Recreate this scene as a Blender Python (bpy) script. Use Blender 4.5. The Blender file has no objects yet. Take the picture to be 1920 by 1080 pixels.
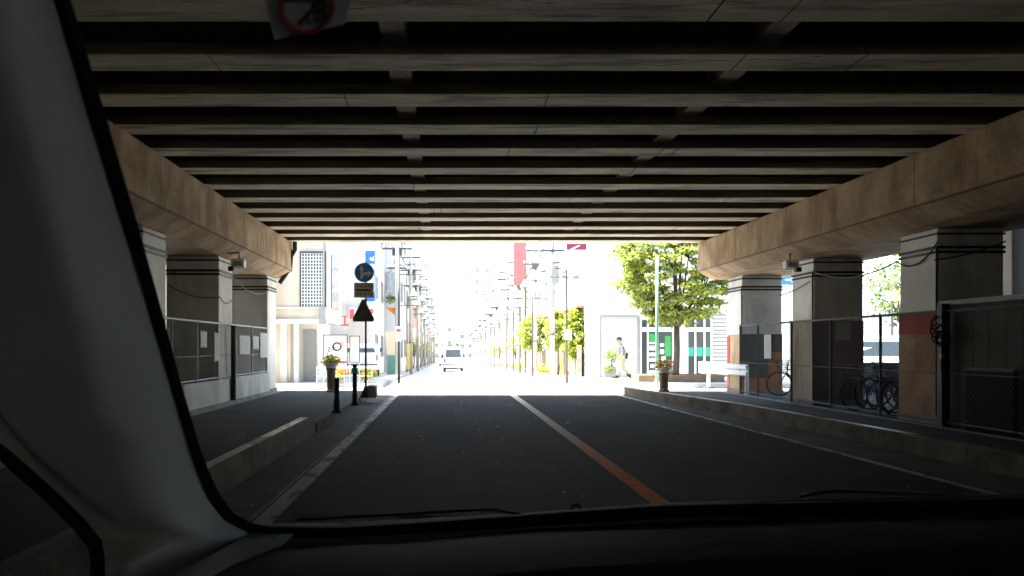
import bpy, math, random
from mathutils import Vector, Matrix
R = math.radians
rnd = random.Random(7)
sc = bpy.context.scene
COL = sc.collection
H = 1.5; F = 1500.0; VX, VY = 838.0, 650.0

def P(px, py, Y):                       # point of the photograph at distance Y
    return Vector(((px-VX)*Y/F, Y, H+(VY-py)*Y/F))
def zg(y):                              # the street falls gently beyond the junction
    return 0.0 if y < 34 else (-0.015*(y-34) if y < 260 else -3.39)

# ------------------------------------------------------------------ mesh helper
ORG = {}
class MB:
    def __init__(s): s.v = []; s.f = []; s.m = []; s.mi = 0
    def add(s, vs, fs):
        b = len(s.v); s.v += [tuple(v) for v in vs]
        for f in fs: s.f.append([b+i for i in f]); s.m.append(s.mi)
        return s
    def box(s, x0, x1, y0, y1, z0, z1):
        if x0 > x1: x0, x1 = x1, x0
        if y0 > y1: y0, y1 = y1, y0
        vs = [(x, y, z) for z in (z0, z1) for y in (y0, y1) for x in (x0, x1)]
        return s.add(vs, [(0,2,3,1),(4,5,7,6),(0,1,5,4),(2,6,7,3),(0,4,6,2),(1,3,7,5)])
    def obox(s, c, sz, rz=0, rx=0, ry=0):
        M = Matrix.Rotation(rz,3,'Z') @ Matrix.Rotation(ry,3,'Y') @ Matrix.Rotation(rx,3,'X')
        a, b, d = sz[0]/2, sz[1]/2, sz[2]/2
        vs = [Vector(c)+M @ Vector((x,y,z)) for z in (-d,d) for y in (-b,b) for x in (-a,a)]
        return s.add(vs, [(0,2,3,1),(4,5,7,6),(0,1,5,4),(2,6,7,3),(0,4,6,2),(1,3,7,5)])
    def tube(s, pts, r, n=8, cap=True):
        pts = [Vector(p) for p in pts]; k = len(pts)
        rs = r if isinstance(r, (list, tuple)) else [r]*k
        vs = []; prev = None
        for i, p in enumerate(pts):
            t = (pts[min(i+1,k-1)]-pts[max(i-1,0)])
            if t.length < 1e-9: t = Vector((0,0,1))
            t.normalize()
            if prev is None:
                u = t.cross(Vector((0,0,1)) if abs(t.z) < .9 else Vector((1,0,0))).normalized()
            else:
                u = prev - t*prev.dot(t)
                u = u.normalized() if u.length > 1e-6 else t.orthogonal().normalized()
            prev = u; w = t.cross(u)
            for j in range(n):
                a = 2*math.pi*j/n; vs.append(p+(u*math.cos(a)+w*math.sin(a))*rs[i])
        fs = [(i*n+j, i*n+(j+1)%n, (i+1)*n+(j+1)%n, (i+1)*n+j) for i in range(k-1) for j in range(n)]
        if cap: fs += [tuple(range(n))[::-1], tuple((k-1)*n+j for j in range(n))]
        return s.add(vs, fs)
    def lathe(s, prof, c=(0,0,0), n=20, M=None):
        vs = []; c = Vector(c)
        for (r, z) in prof:
            for j in range(n):
                a = 2*math.pi*j/n; q = Vector((r*math.cos(a), r*math.sin(a), z))
                vs.append(c+(M @ q if M else q))
        k = len(prof)
        fs = [(i*n+j, i*n+(j+1)%n, (i+1)*n+(j+1)%n, (i+1)*n+j) for i in range(k-1) for j in range(n)]
        fs += [tuple(range(n))[::-1], tuple((k-1)*n+j for j in range(n))]
        return s.add(vs, fs)
    def ring(s, c, R0, r, ax='x', n=28, m=8, arc=1.0):
        c = Vector(c); pts = []
        for i in range(n+1):
            a = 2*math.pi*arc*i/n
            q = {'x':(0,math.cos(a),math.sin(a)),'y':(math.cos(a),0,math.sin(a)),'z':(math.cos(a),math.sin(a),0)}[ax]
            pts.append(c+Vector(q)*R0)
        return s.tube(pts, r, m, arc < 1)
    def prism(s, poly, a0, a1, plane='xz'):   # polygon swept along the third axis
        def mk(u, w, a): return {'xz':(u,a,w),'yz':(a,u,w),'xy':(u,w,a)}[plane]
        n = len(poly)
        vs = [mk(u,w,a0) for u,w in poly]+[mk(u,w,a1) for u,w in poly]
        fs = [tuple(range(n)), tuple(range(2*n-1,n-1,-1))]+[(i,(i+1)%n,n+(i+1)%n,n+i) for i in range(n)]
        return s.add(vs, fs)
    def grid(s, rows):
        n = len(rows[0]); vs = [p for r in rows for p in r]
        return s.add(vs, [(i*n+j,i*n+j+1,(i+1)*n+j+1,(i+1)*n+j) for i in range(len(rows)-1) for j in range(n-1)])
    def sphere(s, c, r, n=12, m=8, sc_=(1,1,1)):
        c = Vector(c); vs = []
        for i in range(m+1):
            t = math.pi*i/m
            for j in range(n):
                a = 2*math.pi*j/n
                vs.append(c+Vector((r*sc_[0]*math.sin(t)*math.cos(a), r*sc_[1]*math.sin(t)*math.sin(a), r*sc_[2]*math.cos(t))))
        return s.add(vs, [(i*n+j,(i+1)*n+j,(i+1)*n+(j+1)%n,i*n+(j+1)%n) for i in range(m) for j in range(n)])
    def build(s, name, mat, parent=None, smooth=False, bev=0, fix=True, solid=0):
        o0 = ORG.get(parent.name, Vector((0,0,0))) if parent else Vector((0,0,0))
        me = bpy.data.meshes.new(name)
        me.from_pydata([(x-o0.x, y-o0.y, z-o0.z) for x,y,z in s.v], [], s.f)
        for m_ in (mat if isinstance(mat, (list,tuple)) else [mat]): me.materials.append(m_)
        me.polygons.foreach_set('material_index', s.m)
        if fix:
            import bmesh
            bm = bmesh.new(); bm.from_mesh(me); bmesh.ops.recalc_face_normals(bm, faces=bm.faces); bm.to_mesh(me); bm.free()
        if smooth: me.polygons.foreach_set('use_smooth', [True]*len(me.polygons))
        me.update()
        o = bpy.data.objects.new(name, me); COL.objects.link(o)
        if parent: o.parent = parent; ORG[o.name] = o0
        if solid:
            q = o.modifiers.new('Solidify','SOLIDIFY'); q.thickness = solid; q.offset = 0
        if bev:
            q = o.modifiers.new('Bevel','BEVEL'); q.width = bev; q.segments = 2; q.limit_method = 'ANGLE'
        return o

def thing(name, label, cat, loc=(0,0,0), group=None):
    o = bpy.data.objects.new(name, None); COL.objects.link(o); o.location = loc
    o.empty_display_size = .2
    o['label'] = label; o['category'] = cat
    if group: o['group'] = group
    ORG[o.name] = Vector(loc); return o
def tag(o, label, cat, group=None):
    o['label'] = label; o['category'] = cat
    if group: o['group'] = group
    return o
def struct(o, kind='structure'): o['kind'] = kind; return o
KIDS = {}
def kids(o): return [c for c in bpy.data.objects if c.parent == o]
def dup(root, loc, rz=0, label=None, scale=1.0):
    def cp(o, par):
        c = o.copy(); COL.objects.link(c)
        if par: c.parent = par
        for k in kids_of[o.name]: cp(k, c)
        return c
    kids_of = {}
    def walk(o):
        kids_of[o.name] = kids(o)
        for k in kids_of[o.name]: walk(k)
    walk(root)
    r = cp(root, None); r.location = loc; r.rotation_euler = (0,0,rz); r.scale = (scale,)*3
    if label: r['label'] = label
    return r

# ------------------------------------------------------------------ materials
def mat(name, col, rough=.8, var=.25, scale=3.0, stretch=(1,1,1), metal=0, bump=.15, fine=40, stain=None, stain_amt=.5, stain_scale=.8, stain_stretch=(1,1,1), spec=.3):
    m = bpy.data.materials.new(name); m.use_nodes = True; nt = m.node_tree; N = nt.nodes; L = nt.links
    b = N['Principled BSDF']; b.inputs['Roughness'].default_value = rough; b.inputs['Metallic'].default_value = metal
    b.inputs['Specular IOR Level'].default_value = spec
    tc = N.new('ShaderNodeTexCoord')
    def noise(sc_, st, det=6, rg=.6):
        mp = N.new('ShaderNodeMapping'); mp.inputs['Scale'].default_value = st; L.new(tc.outputs['Object'], mp.inputs['Vector'])
        n = N.new('ShaderNodeTexNoise'); n.inputs['Scale'].default_value = sc_; n.inputs['Detail'].default_value = det; n.inputs['Roughness'].default_value = rg
        L.new(mp.outputs['Vector'], n.inputs['Vector']); return n.outputs['Fac']
    n1 = noise(scale, stretch); n2 = noise(fine, (1,1,1), 3)
    mr = N.new('ShaderNodeMapRange'); mr.inputs['From Min'].default_value=.3; mr.inputs['From Max'].default_value=.7
    mr.inputs['To Min'].default_value = 1-var; mr.inputs['To Max'].default_value = 1+var*.7; L.new(n1, mr.inputs['Value'])
    mr2 = N.new('ShaderNodeMapRange'); mr2.inputs['From Min'].default_value=.3; mr2.inputs['From Max'].default_value=.7
    mr2.inputs['To Min'].default_value = 1-var*.5; mr2.inputs['To Max'].default_value = 1+var*.4; L.new(n2, mr2.inputs['Value'])
    mu = N.new('ShaderNodeMath'); mu.operation='MULTIPLY'; L.new(mr.outputs[0], mu.inputs[0]); L.new(mr2.outputs[0], mu.inputs[1])
    vm = N.new('ShaderNodeVectorMath'); vm.operation='SCALE'; vm.inputs[0].default_value = col[:3]; L.new(mu.outputs[0], vm.inputs['Scale'])
    out = vm.outputs[0]
    if stain:
        ns = noise(stain_scale, stain_stretch, 8, .65)
        ra = N.new('ShaderNodeMapRange'); ra.inputs['From Min'].default_value=.5; ra.inputs['From Max'].default_value=.62
        ra.inputs['To Min'].default_value=0; ra.inputs['To Max'].default_value=stain_amt; L.new(ns, ra.inputs['Value'])
        mx = N.new('ShaderNodeMix'); mx.data_type='RGBA'; L.new(ra.outputs[0], mx.inputs[0]); L.new(out, mx.inputs[6]); mx.inputs[7].default_value = (*stain,1)
        out = mx.outputs[2]
    L.new(out, b.inputs['Base Color'])
    if bump:
        bp = N.new('ShaderNodeBump'); bp.inputs['Strength'].default_value = bump; bp.inputs['Distance'].default_value=.02
        ad = N.new('ShaderNodeMath'); ad.operation='ADD'; L.new(n1, ad.inputs[0]); L.new(n2, ad.inputs[1]); L.new(ad.outputs[0], bp.inputs['Height']); L.new(bp.outputs[0], b.inputs['Normal'])
    return m
def stripes(m, axis, period, width, dark, duty_mix=1.0):
    """thin repeated lines (formwork joints, siding) multiplied into the colour"""
    nt = m.node_tree; N = nt.nodes; L = nt.links; b = N['Principled BSDF']
    src = b.inputs['Base Color'].links[0].from_socket
    tc = N.new('ShaderNodeTexCoord'); sp = N.new('ShaderNodeSeparateXYZ'); L.new(tc.outputs['Object'], sp.inputs[0])
    d = N.new('ShaderNodeMath'); d.operation='DIVIDE'; d.inputs[1].default_value=period; L.new(sp.outputs[axis], d.inputs[0])
    fr = N.new('ShaderNodeMath'); fr.operation='FRACT'; L.new(d.outputs[0], fr.inputs[0])
    lt = N.new('ShaderNodeMath'); lt.operation='LESS_THAN'; lt.inputs[1].default_value=width/period; L.new(fr.outputs[0], lt.inputs[0])
    ml = N.new('ShaderNodeMath'); ml.operation='MULTIPLY'; ml.inputs[1].default_value=duty_mix; L.new(lt.outputs[0], ml.inputs[0])
    mx = N.new('ShaderNodeMix'); mx.data_type='RGBA'; L.new(ml.outputs[0], mx.inputs[0]); L.new(src, mx.inputs[6]); mx.inputs[7].default_value=(*dark,1)
    L.new(mx.outputs[2], b.inputs['Base Color']); return m
def leafmat(name, col, tr=.4):
    m = bpy.data.materials.new(name); m.use_nodes = True; nt = m.node_tree; N = nt.nodes; L = nt.links
    out = N['Material Output']; b = N['Principled BSDF']; b.inputs['Roughness'].default_value=.55
    geo = N.new('ShaderNodeNewGeometry'); tc = N.new('ShaderNodeTexCoord'); n = N.new('ShaderNodeTexNoise'); n.inputs['Scale'].default_value=1.6
    L.new(tc.outputs['Object'], n.inputs['Vector'])
    ad = N.new('ShaderNodeMath'); ad.operation='ADD'; L.new(geo.outputs['Random Per Island'], ad.inputs[0]); L.new(n.outputs['Fac'], ad.inputs[1])
    mr = N.new('ShaderNodeMapRange'); mr.inputs['From Min'].default_value=.3; mr.inputs['From Max'].default_value=1.6; mr.inputs['To Min'].default_value=.55; mr.inputs['To Max'].default_value=1.5
    L.new(ad.outputs[0], mr.inputs['Value'])
    vm = N.new('ShaderNodeVectorMath'); vm.operation='SCALE'; vm.inputs[0].default_value=col; L.new(mr.outputs[0], vm.inputs['Scale'])
    L.new(vm.outputs[0], b.inputs['Base Color']); t = N.new('ShaderNodeBsdfTranslucent'); L.new(vm.outputs[0], t.inputs['Color'])
    mx = N.new('ShaderNodeMixShader'); mx.inputs[0].default_value=tr; L.new(b.outputs[0], mx.inputs[1]); L.new(t.outputs[0], mx.inputs[2]); L.new(mx.outputs[0], out.inputs['Surface'])
    return m
def plain(name, col, rough=.5, metal=0, spec=.4): return mat(name, col, rough, .12, 6, metal=metal, bump=.05, spec=spec)

M = {}
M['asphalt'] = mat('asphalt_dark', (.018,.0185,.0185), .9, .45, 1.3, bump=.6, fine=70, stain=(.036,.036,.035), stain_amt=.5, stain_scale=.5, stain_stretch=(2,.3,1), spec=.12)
M['asphalt_path'] = mat('asphalt_path', (.055,.062,.066), .9, .3, 1.0, bump=.4, fine=80, stain=(.035,.037,.04), stain_amt=.6, stain_scale=.4, spec=.25)
M['street_pale'] = mat('street_sunlit', (.42,.415,.41), .9, .15, 1.0, bump=.2, fine=60)  # paler copy of the road colour, standing in for sunlight beyond the viaduct
M['pave_pale'] = mat('paving_pale', (.36,.35,.33), .9, .15, 1.4, bump=.2)
M['ground'] = mat('ground_bare', (.2,.19,.17), .95, .2, .5)
M['gutter'] = mat('gutter_concrete', (.085,.078,.066), .9, .3, 1.6, stain=(.03,.028,.024), stain_amt=.7, stain_scale=1.2, bump=.4)
M['kerb'] = mat('kerb_concrete', (.16,.135,.10), .9, .35, 2.2, bump=.5, stain=(.05,.04,.03), stain_amt=.7, stain_scale=1.4)
stripes(M['kerb'], 1, 2.0, .02, (.03,.028,.025))
def worn_paint(name, col, amt, under, sc_=7.0, st=(1,.35,1)):
    m = mat(name, col, .75, .2, 4, bump=.25, stain=under, stain_amt=1.0, stain_scale=sc_, stain_stretch=st)
    for n in m.node_tree.nodes:
        if n.type == 'MAP_RANGE' and abs(n.inputs['From Max'].default_value-.62) < 1e-4:
            n.inputs['From Min'].default_value = amt; n.inputs['From Max'].default_value = amt+.03
    return m
M['white_line'] = worn_paint('worn_white_paint', (.34,.34,.32), .54, (.07,.072,.07), 5.0)
M['kerb_paint'] = worn_paint('kerb_top_paint', (.75,.73,.68), .56, (.14,.12,.09), 2.2)
M['kerb_paint'].node_tree.nodes['Principled BSDF'].inputs['Roughness'].default_value=.35
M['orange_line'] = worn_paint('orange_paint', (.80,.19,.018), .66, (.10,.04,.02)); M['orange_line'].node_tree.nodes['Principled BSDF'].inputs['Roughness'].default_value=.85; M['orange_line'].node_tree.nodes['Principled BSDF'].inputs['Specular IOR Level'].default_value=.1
def glare_fade(m, pale, y0, y1):      # glare painted in: paler towards the open end of the underpass
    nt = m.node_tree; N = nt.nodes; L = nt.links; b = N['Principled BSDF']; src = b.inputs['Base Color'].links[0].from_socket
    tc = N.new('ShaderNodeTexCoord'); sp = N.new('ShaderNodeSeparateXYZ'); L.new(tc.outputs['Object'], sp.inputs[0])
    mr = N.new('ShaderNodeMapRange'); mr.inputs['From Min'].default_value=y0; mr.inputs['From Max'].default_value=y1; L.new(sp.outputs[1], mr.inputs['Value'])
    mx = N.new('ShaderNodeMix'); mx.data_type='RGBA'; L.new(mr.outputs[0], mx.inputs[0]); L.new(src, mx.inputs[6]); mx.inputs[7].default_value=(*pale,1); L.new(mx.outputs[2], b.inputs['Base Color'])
glare_fade(M['orange_line'], (.50,.42,.36), 9, 15)
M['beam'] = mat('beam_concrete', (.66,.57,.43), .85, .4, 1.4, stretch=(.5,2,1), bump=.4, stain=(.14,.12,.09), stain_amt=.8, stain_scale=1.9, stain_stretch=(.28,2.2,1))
M['beam_side'] = mat('beam_side_shade_concrete', (.20,.165,.115), .9, .35, 1.2, stretch=(.4,2,1), bump=.3)  # same concrete, darker: shade on the side face put into the colour
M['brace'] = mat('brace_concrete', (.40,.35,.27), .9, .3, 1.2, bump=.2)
M['beam_web'] = mat('web_shade_joint_concrete', (.07,.062,.05), .95, .35, 1.2, bump=.2)  # recess shade put into the colour; also the dark of the pour joints
M['slab'] = mat('slab_concrete', (.07,.062,.05), .95, .3, 1.0, bump=.2)
M['girder'] = mat('girder_concrete', (.39,.27,.155), .85, .45, 1.6, stretch=(1,1,1), bump=.35, stain=(.20,.10,.04), stain_amt=.6, stain_scale=1.0, stain_stretch=(1,1.8,.4))
stripes(M['girder'], 2, .42, .010, (.13,.09,.055), .35); stripes(M['girder'], 2, 3.785, .03, (.09,.06,.04), .8); stripes(M['girder'], 1, 2.7, .03, (.10,.07,.045), .8)
M['pillar'] = mat('pillar_paint', (.74,.72,.66), .7, .18, .9, bump=.12, stain=(.33,.31,.26), stain_amt=.5, stain_scale=.9, stain_stretch=(1,1,.3))
M['pale_board'] = mat('pale_board', (.50,.40,.30), .8, .3, 2, stretch=(1,1,.3), bump=.15, stain=(.22,.15,.10), stain_amt=.6, stain_scale=1.5, stain_stretch=(1.5,1.5,.25))
M['rust_board'] = mat('rust_board', (.44,.29,.18), .8, .35, 1.6, bump=.15, stain=(.30,.10,.035), stain_amt=.7, stain_scale=1.2, stain_stretch=(1,1,.7))
M['tan_board'] = mat('tan_board', (.58,.40,.23), .8, .25, 2, bump=.15, stain=(.2,.12,.06), stain_amt=.6, stain_scale=1.5, stain_stretch=(1,1,.4))
M['red_board'] = mat('red_board', (.16,.035,.028), .8, .35, 1.6, bump=.15, stain=(.08,.03,.02), stain_amt=.6, stain_scale=1.5)
M['olive_board'] = mat('olive_board', (.075,.07,.055), .8, .3, 2)
M['orange_board'] = mat('orange_board', (.50,.19,.04), .8, .3, 1.6, bump=.15, stain=(.12,.05,.02), stain_amt=.5, stain_scale=1.2)
M['black'] = plain('black_steel', (.018,.019,.02), .6)
M['dgrey'] = plain('dark_grey_steel', (.06,.065,.065), .6)
M['galv'] = plain('galvanised_steel', (.30,.31,.31), .5, .3)
M['mesh'] = plain('fence_wire', (.16,.17,.165), .6, .2)
M['white'] = plain('white_paint', (.78,.78,.76), .5)
M['offwhite'] = mat('offwhite_wall', (.68,.66,.60), .85, .1, .8, bump=.1, stain=(.5,.47,.4), stain_amt=.35, stain_scale=.6, stain_stretch=(1,1,.3))
M['beige'] = mat('beige_wall', (.58,.52,.42), .85, .12, .8, bump=.1, stain=(.42,.37,.28), stain_amt=.4, stain_scale=.6, stain_stretch=(1,1,.3))
M['grey_wall'] = mat('grey_wall', (.48,.48,.48), .85, .12, .8, bump=.1)
M['pink_wall'] = stripes(mat('pink_siding', (.60,.47,.40), .8, .1, 1), 2, .2, .03, (.32,.24,.2))
M['siding'] = stripes(mat('grey_siding', (.42,.41,.40), .8, .1, 1), 2, .17, .05, (.16,.155,.15))
M['shutter'] = stripes(mat('white_shutter', (.50,.51,.50), .6, .08, 1), 2, .11, .025, (.36,.37,.37))
M['brown_wall'] = stripes(mat('brown_slats', (.20,.14,.10), .8, .25, 2), 1, .5, .05, (.05,.04,.03))
M['block'] = mat('stone_block', (.28,.26,.23), .9, .3, 3, bump=.4)
M['brown_stone'] = mat('brown_stone', (.19,.135,.085), .9, .3, 4, bump=.4)
M['glass'] = plain('dark_glass', (.05,.06,.065), .12, spec=.6)
M['glassP'] = plain('hazed_glass', (.20,.22,.23), .25, spec=.5); M['glass_block'] = plain('glass_block', (.10,.15,.14), .25, spec=.6)  # window glass lightened: distant haze put into the colour
M['red'] = plain('red_paint', (.55,.05,.05), .5); M['pinkred'] = plain('faded_red_panel', (.62,.12,.11), .6)
M['blue'] = plain('sign_blue', (.03,.16,.50), .4); M['darkblue'] = plain('traffic_blue', (.04,.27,.60), .45)
M['green'] = plain('sign_green', (.04,.30,.08), .5); M['teal'] = plain('teal_film', (.03,.33,.22), .5); M['mint'] = plain('mint_pole_paint', (.25,.52,.38), .5)
M['yellow'] = plain('yellow_paint', (.62,.45,.05), .6); M['ochre'] = plain('ochre_board', (.40,.28,.07), .7)
M['paper'] = mat('paper', (.62,.63,.60), .9, .06, 4, bump=0); M['ink'] = plain('ink', (.03,.03,.03), .8)
M['signback'] = mat('sign_back', (.12,.122,.11), .7, .5, 7)
M['bark'] = mat('bark', (.085,.065,.05), .95, .4, 5, stretch=(3,3,.6), bump=.6)
M['leafA'] = leafmat('leaf_green', (.19,.26,.04), .5); M['leafB'] = leafmat('leaf_yellow', (.44,.42,.07), .5); M['leafC'] = leafmat('leaf_dark', (.06,.10,.025))
M['leafY'] = leafmat('leaf_lime', (.22,.32,.03)); M['petal'] = leafmat('petal_pink', (.5,.14,.12)); M['petalY'] = leafmat('petal_yellow', (.6,.45,.08))
M['concrete_pole'] = mat('pole_concrete', (.36,.35,.33), .85, .15, 2); M['steel_brown'] = plain('brown_steel', (.10,.075,.06), .6)
M['hoard'] = stripes(mat('olive_hoarding', (.075,.072,.052), .8, .3, 1.5, bump=.2), 1, .38, .03, (.03,.03,.02))
M['tarp'] = plain('green_tarp', (.02,.14,.08), .7)
M['skin'] = plain('skin', (.42,.26,.18), .6); M['shirt'] = plain('grey_shirt', (.20,.20,.235), .9); M['trouser'] = plain('cream_cotton', (.42,.39,.30), .9); M['dark'] = plain('dark_cloth', (.025,.025,.03), .8)
M['rubber'] = plain('rubber', (.015,.015,.016), .8); M['chrome'] = plain('chrome', (.55,.55,.55), .25, .9)
M['dullchrome'] = plain('dull_chrome', (.12,.12,.12), .4, .6); M['tail'] = plain('tail_light_red', (.5,.02,.02), .3)
M['trim'] = mat('grey_plastic_trim', (.68,.68,.66), .75, .06, 3, bump=.08, fine=300)
M['dash'] = mat('dash_plastic', (.008,.013,.018), .75, .2, 8, bump=.1, fine=250)
M['seal'] = plain('rubber_seal', (.006,.006,.006), .8, spec=.1)
M['cloth'] = mat('grey_cloth', (.80,.82,.84), .85, .15, 9, bump=.2)
M['hood'] = plain('bluegrey_car_paint', (.16,.20,.23), .3)
M['haze_tan'] = plain('tan_upholstery', (.26,.22,.17), .9)

# ------------------------------------------------------------------ ground, road, paths
def strip(x0, x1, ys, dz, name, m, zf=zg):
    b = MB(); rows = [[(x0(y) if callable(x0) else x0, y, zf(y)+dz), (x1(y) if callable(x1) else x1, y, zf(y)+dz)] for y in ys]
    b.grid(rows); return struct(b.build(name, m, fix=False))
def up(o):
    if o.data.polygons[0].normal.z < 0: o.data.flip_normals()
    return o
far = [34, 60, 100, 160, 260]
b = MB(); xs = [-2500,-60,0,60,2500]
b.grid([[(x, y, zg(y)-.02) for x in xs] for y in [-2500,-60,0,34,100,180,260,2500]]); up(struct(b.build('ground', M['ground'], fix=False)))
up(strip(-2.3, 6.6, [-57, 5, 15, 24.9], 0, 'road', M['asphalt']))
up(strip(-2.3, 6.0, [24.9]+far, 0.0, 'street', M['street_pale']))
b = MB(); b.grid([[(x, y, -.006) for x in (-60,-2.3)] for y in (24.9,29.3)]); up(struct(b.build('side_street', M['street_pale'], fix=False)))
b = MB(); b.grid([[(x, y, -.006) for x in (6.0,80)] for y in (24.9,29.0)]); up(struct(b.build('cross_street', M['street_pale'], fix=False)))
# markings
up(strip(-1.66, -1.49, [-57, 24.8], .004, 'white_edge_line', M['white_line']))
up(strip(lambda y: 5.62-.0155*y, lambda y: 5.76-.0155*y, [-57, 0, 12, 24.6], .004, 'white_edge_line', M['white_line']))
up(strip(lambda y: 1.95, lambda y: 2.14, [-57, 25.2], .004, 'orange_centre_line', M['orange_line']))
up(strip(1.95, 2.11, [27.5, 34, 100, 200], .006, 'centre_line', M['white_line']))
# gutters
up(strip(-2.26, -1.72, [-57, 14, 24.6], .006, 'gutter', M['gutter']))
b = MB(); b.box(-1.72,-1.685,-16,24.6,-.01,.003); 
for i in range(26):
    y = 11+i*.5+rnd.uniform(-.1,.1); b.box(-1.735,-1.70,y,y+rnd.uniform(.05,.22),.003,.012)
struct(b.build('gutter_slot', M['block']))
kerbR = [(6.5,-57),(6.5,11.3),(6.4,14.5),(6.28,17.4),(5.9,20.2),(5.62,22.5),(5.42,24.5)]
def kx(y):
    for (a,ya),(c,yc) in zip(kerbR, kerbR[1:]):
        if y <= yc: return a+(c-a)*(y-ya)/(yc-ya)
    return kerbR[-1][0]
up(strip(lambda y: 5.80-.0155*y, kx, [-57,11.3,14.5,17.4,20.2,22.5,24.4], .006, 'gutter', M['gutter']))
# raised paths
def slab(poly, z0, z1, name, m):
    return struct(MB().prism(poly, z0, z1, 'xy').build(name, m))
slab([(-2.49,-57),(-2.49,14.0),(-2.3,14.6),(-2.3,24.8),(-60,24.8),(-60,-57)][::-1], -.03, .15, 'path', M['asphalt_path'])
slab([(k[0]+.16,k[1]) for k in kerbR]+[(60,24.5),(60,-57)], -.03, .145, 'path', M['asphalt_path'])
b = MB(); b.box(-5.2,-4.95,-16,24.7,.1,.158); b.box(8.2,8.32,-16,24.3,.1,.156); struct(b.build('path_edging', M['block']))
b = MB(); b.grid([[(x,y,.156) for x in (14.4,40)] for y in (-20,6)]); up(struct(b.build('bounce_ground', M['pave_pale'], fix=False)))  # pale ground added outside the wall gap to bounce light in
b = MB(); b.grid([[(x,y,.156) for x in (-40,-12.9)] for y in (-20,6)]); up(struct(b.build('bounce_ground', M['pave_pale'], fix=False)))  # matching pale ground added on the left as a bounce surface
# pavements beyond the junction
def pav(x0, x1, ys, name):
    b = MB(); b.grid([[(x0,y,zg(y)+.15),(x1,y,zg(y)+.15)] for y in ys]); b.grid([[(x0,y,zg(y)-.05),(x0,y,zg(y)+.15)] for y in ys]); b.grid([[(x1,y,zg(y)-.05),(x1,y,zg(y)+.15)] for y in ys])
    b.grid([[(x0,ys[0],-.05),(x1,ys[0],-.05)],[(x0,ys[0],.15),(x1,ys[0],.15)]])
    return struct(b.build(name, M['pave_pale']))
pav(-60, -2.35, [29.3]+far, 'pavement'); pav(5.6, 80, [29.0]+far, 'pavement')
# kerbs: low walls either side of the underpass
b = MB(); K = kerbR
b.grid([[(x,y,-.03),(x,y,.24),(x+.03,y,.262),(x+.17,y,.262),(x+.2,y,.23),(x+.2,y,.1)] for x,y in K])
x,y = K[-1]; b.add([(x,y,-.03),(x,y,.24),(x+.03,y,.262),(x+.17,y,.262),(x+.2,y,.23),(x+.2,y,.1)],[(0,1,2,3,4,5)])
o = b.build('kerb_wall', M['kerb']); tag(o, 'long low concrete kerb wall curving along the right edge of the road', 'kerb')
b = MB(); b.grid([[(x+.035,y,.2655),(x+.165,y,.2655)] for x,y in K[1:]]); up(b.build('painted_top', M['kerb_paint'], o, fix=False))
b = MB(); KL = [(-2.27,-57),(-2.27,12.6),(-2.28,13.5),(-2.30,14.05)]
b.grid([[(x,y,-.03),(x-.02,y,.29 if y<13.8 else .2),(x-.05,y,.31 if y<13.8 else .22),(x-.2,y,.31 if y<13.8 else .22),(x-.23,y,.28 if y<13.8 else .2),(x-.24,y,.1)] for x,y in KL])
x,y = KL[-1]; b.add([(x,y,-.03),(x-.02,y,.2),(x-.05,y,.22),(x-.2,y,.22),(x-.23,y,.2),(x-.24,y,.1)],[(0,1,2,3,4,5)])
o = b.build('kerb_wall', M['kerb']); tag(o, 'low brown concrete kerb wall between the road and the left path, ending before the bollards', 'kerb')
b = MB(); b.grid([[(-2.33,y,.3135),(-2.46,y,.3135)] for y in (6,13.4)]); up(b.build('painted_top', M['kerb_paint'], o, fix=False))
b = MB(); b.box(-2.5,-2.282,14.06,24.7,-.02,.156); struct(b.build('path_edging', M['gutter']))
# litter: fallen leaves and grit
b = MB()
for i in range(150):
    x = rnd.choice([rnd.gauss(.3,.8), rnd.uniform(-1.4,5), rnd.gauss(-1.9,.2)]); y = rnd.uniform(5.5,24)
    s_ = rnd.uniform(.008,.04); a = rnd.uniform(0,6.28)
    z = .012
    if x < -2.2 or x > 5.2: continue
    c, s2 = math.cos(a)*s_, math.sin(a)*s_
    b.add([(x+c,y+s2,z),(x-s2*.6,y+c*.6,z+.01),(x-c,y-s2,z),(x+s2*.6,y-c*.6,z+.004)],[(0,1,2,3)])
struct(b.build('fallen_leaves', plain('dry_leaf', (.5,.49,.44), .9), fix=False), 'stuff')

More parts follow.
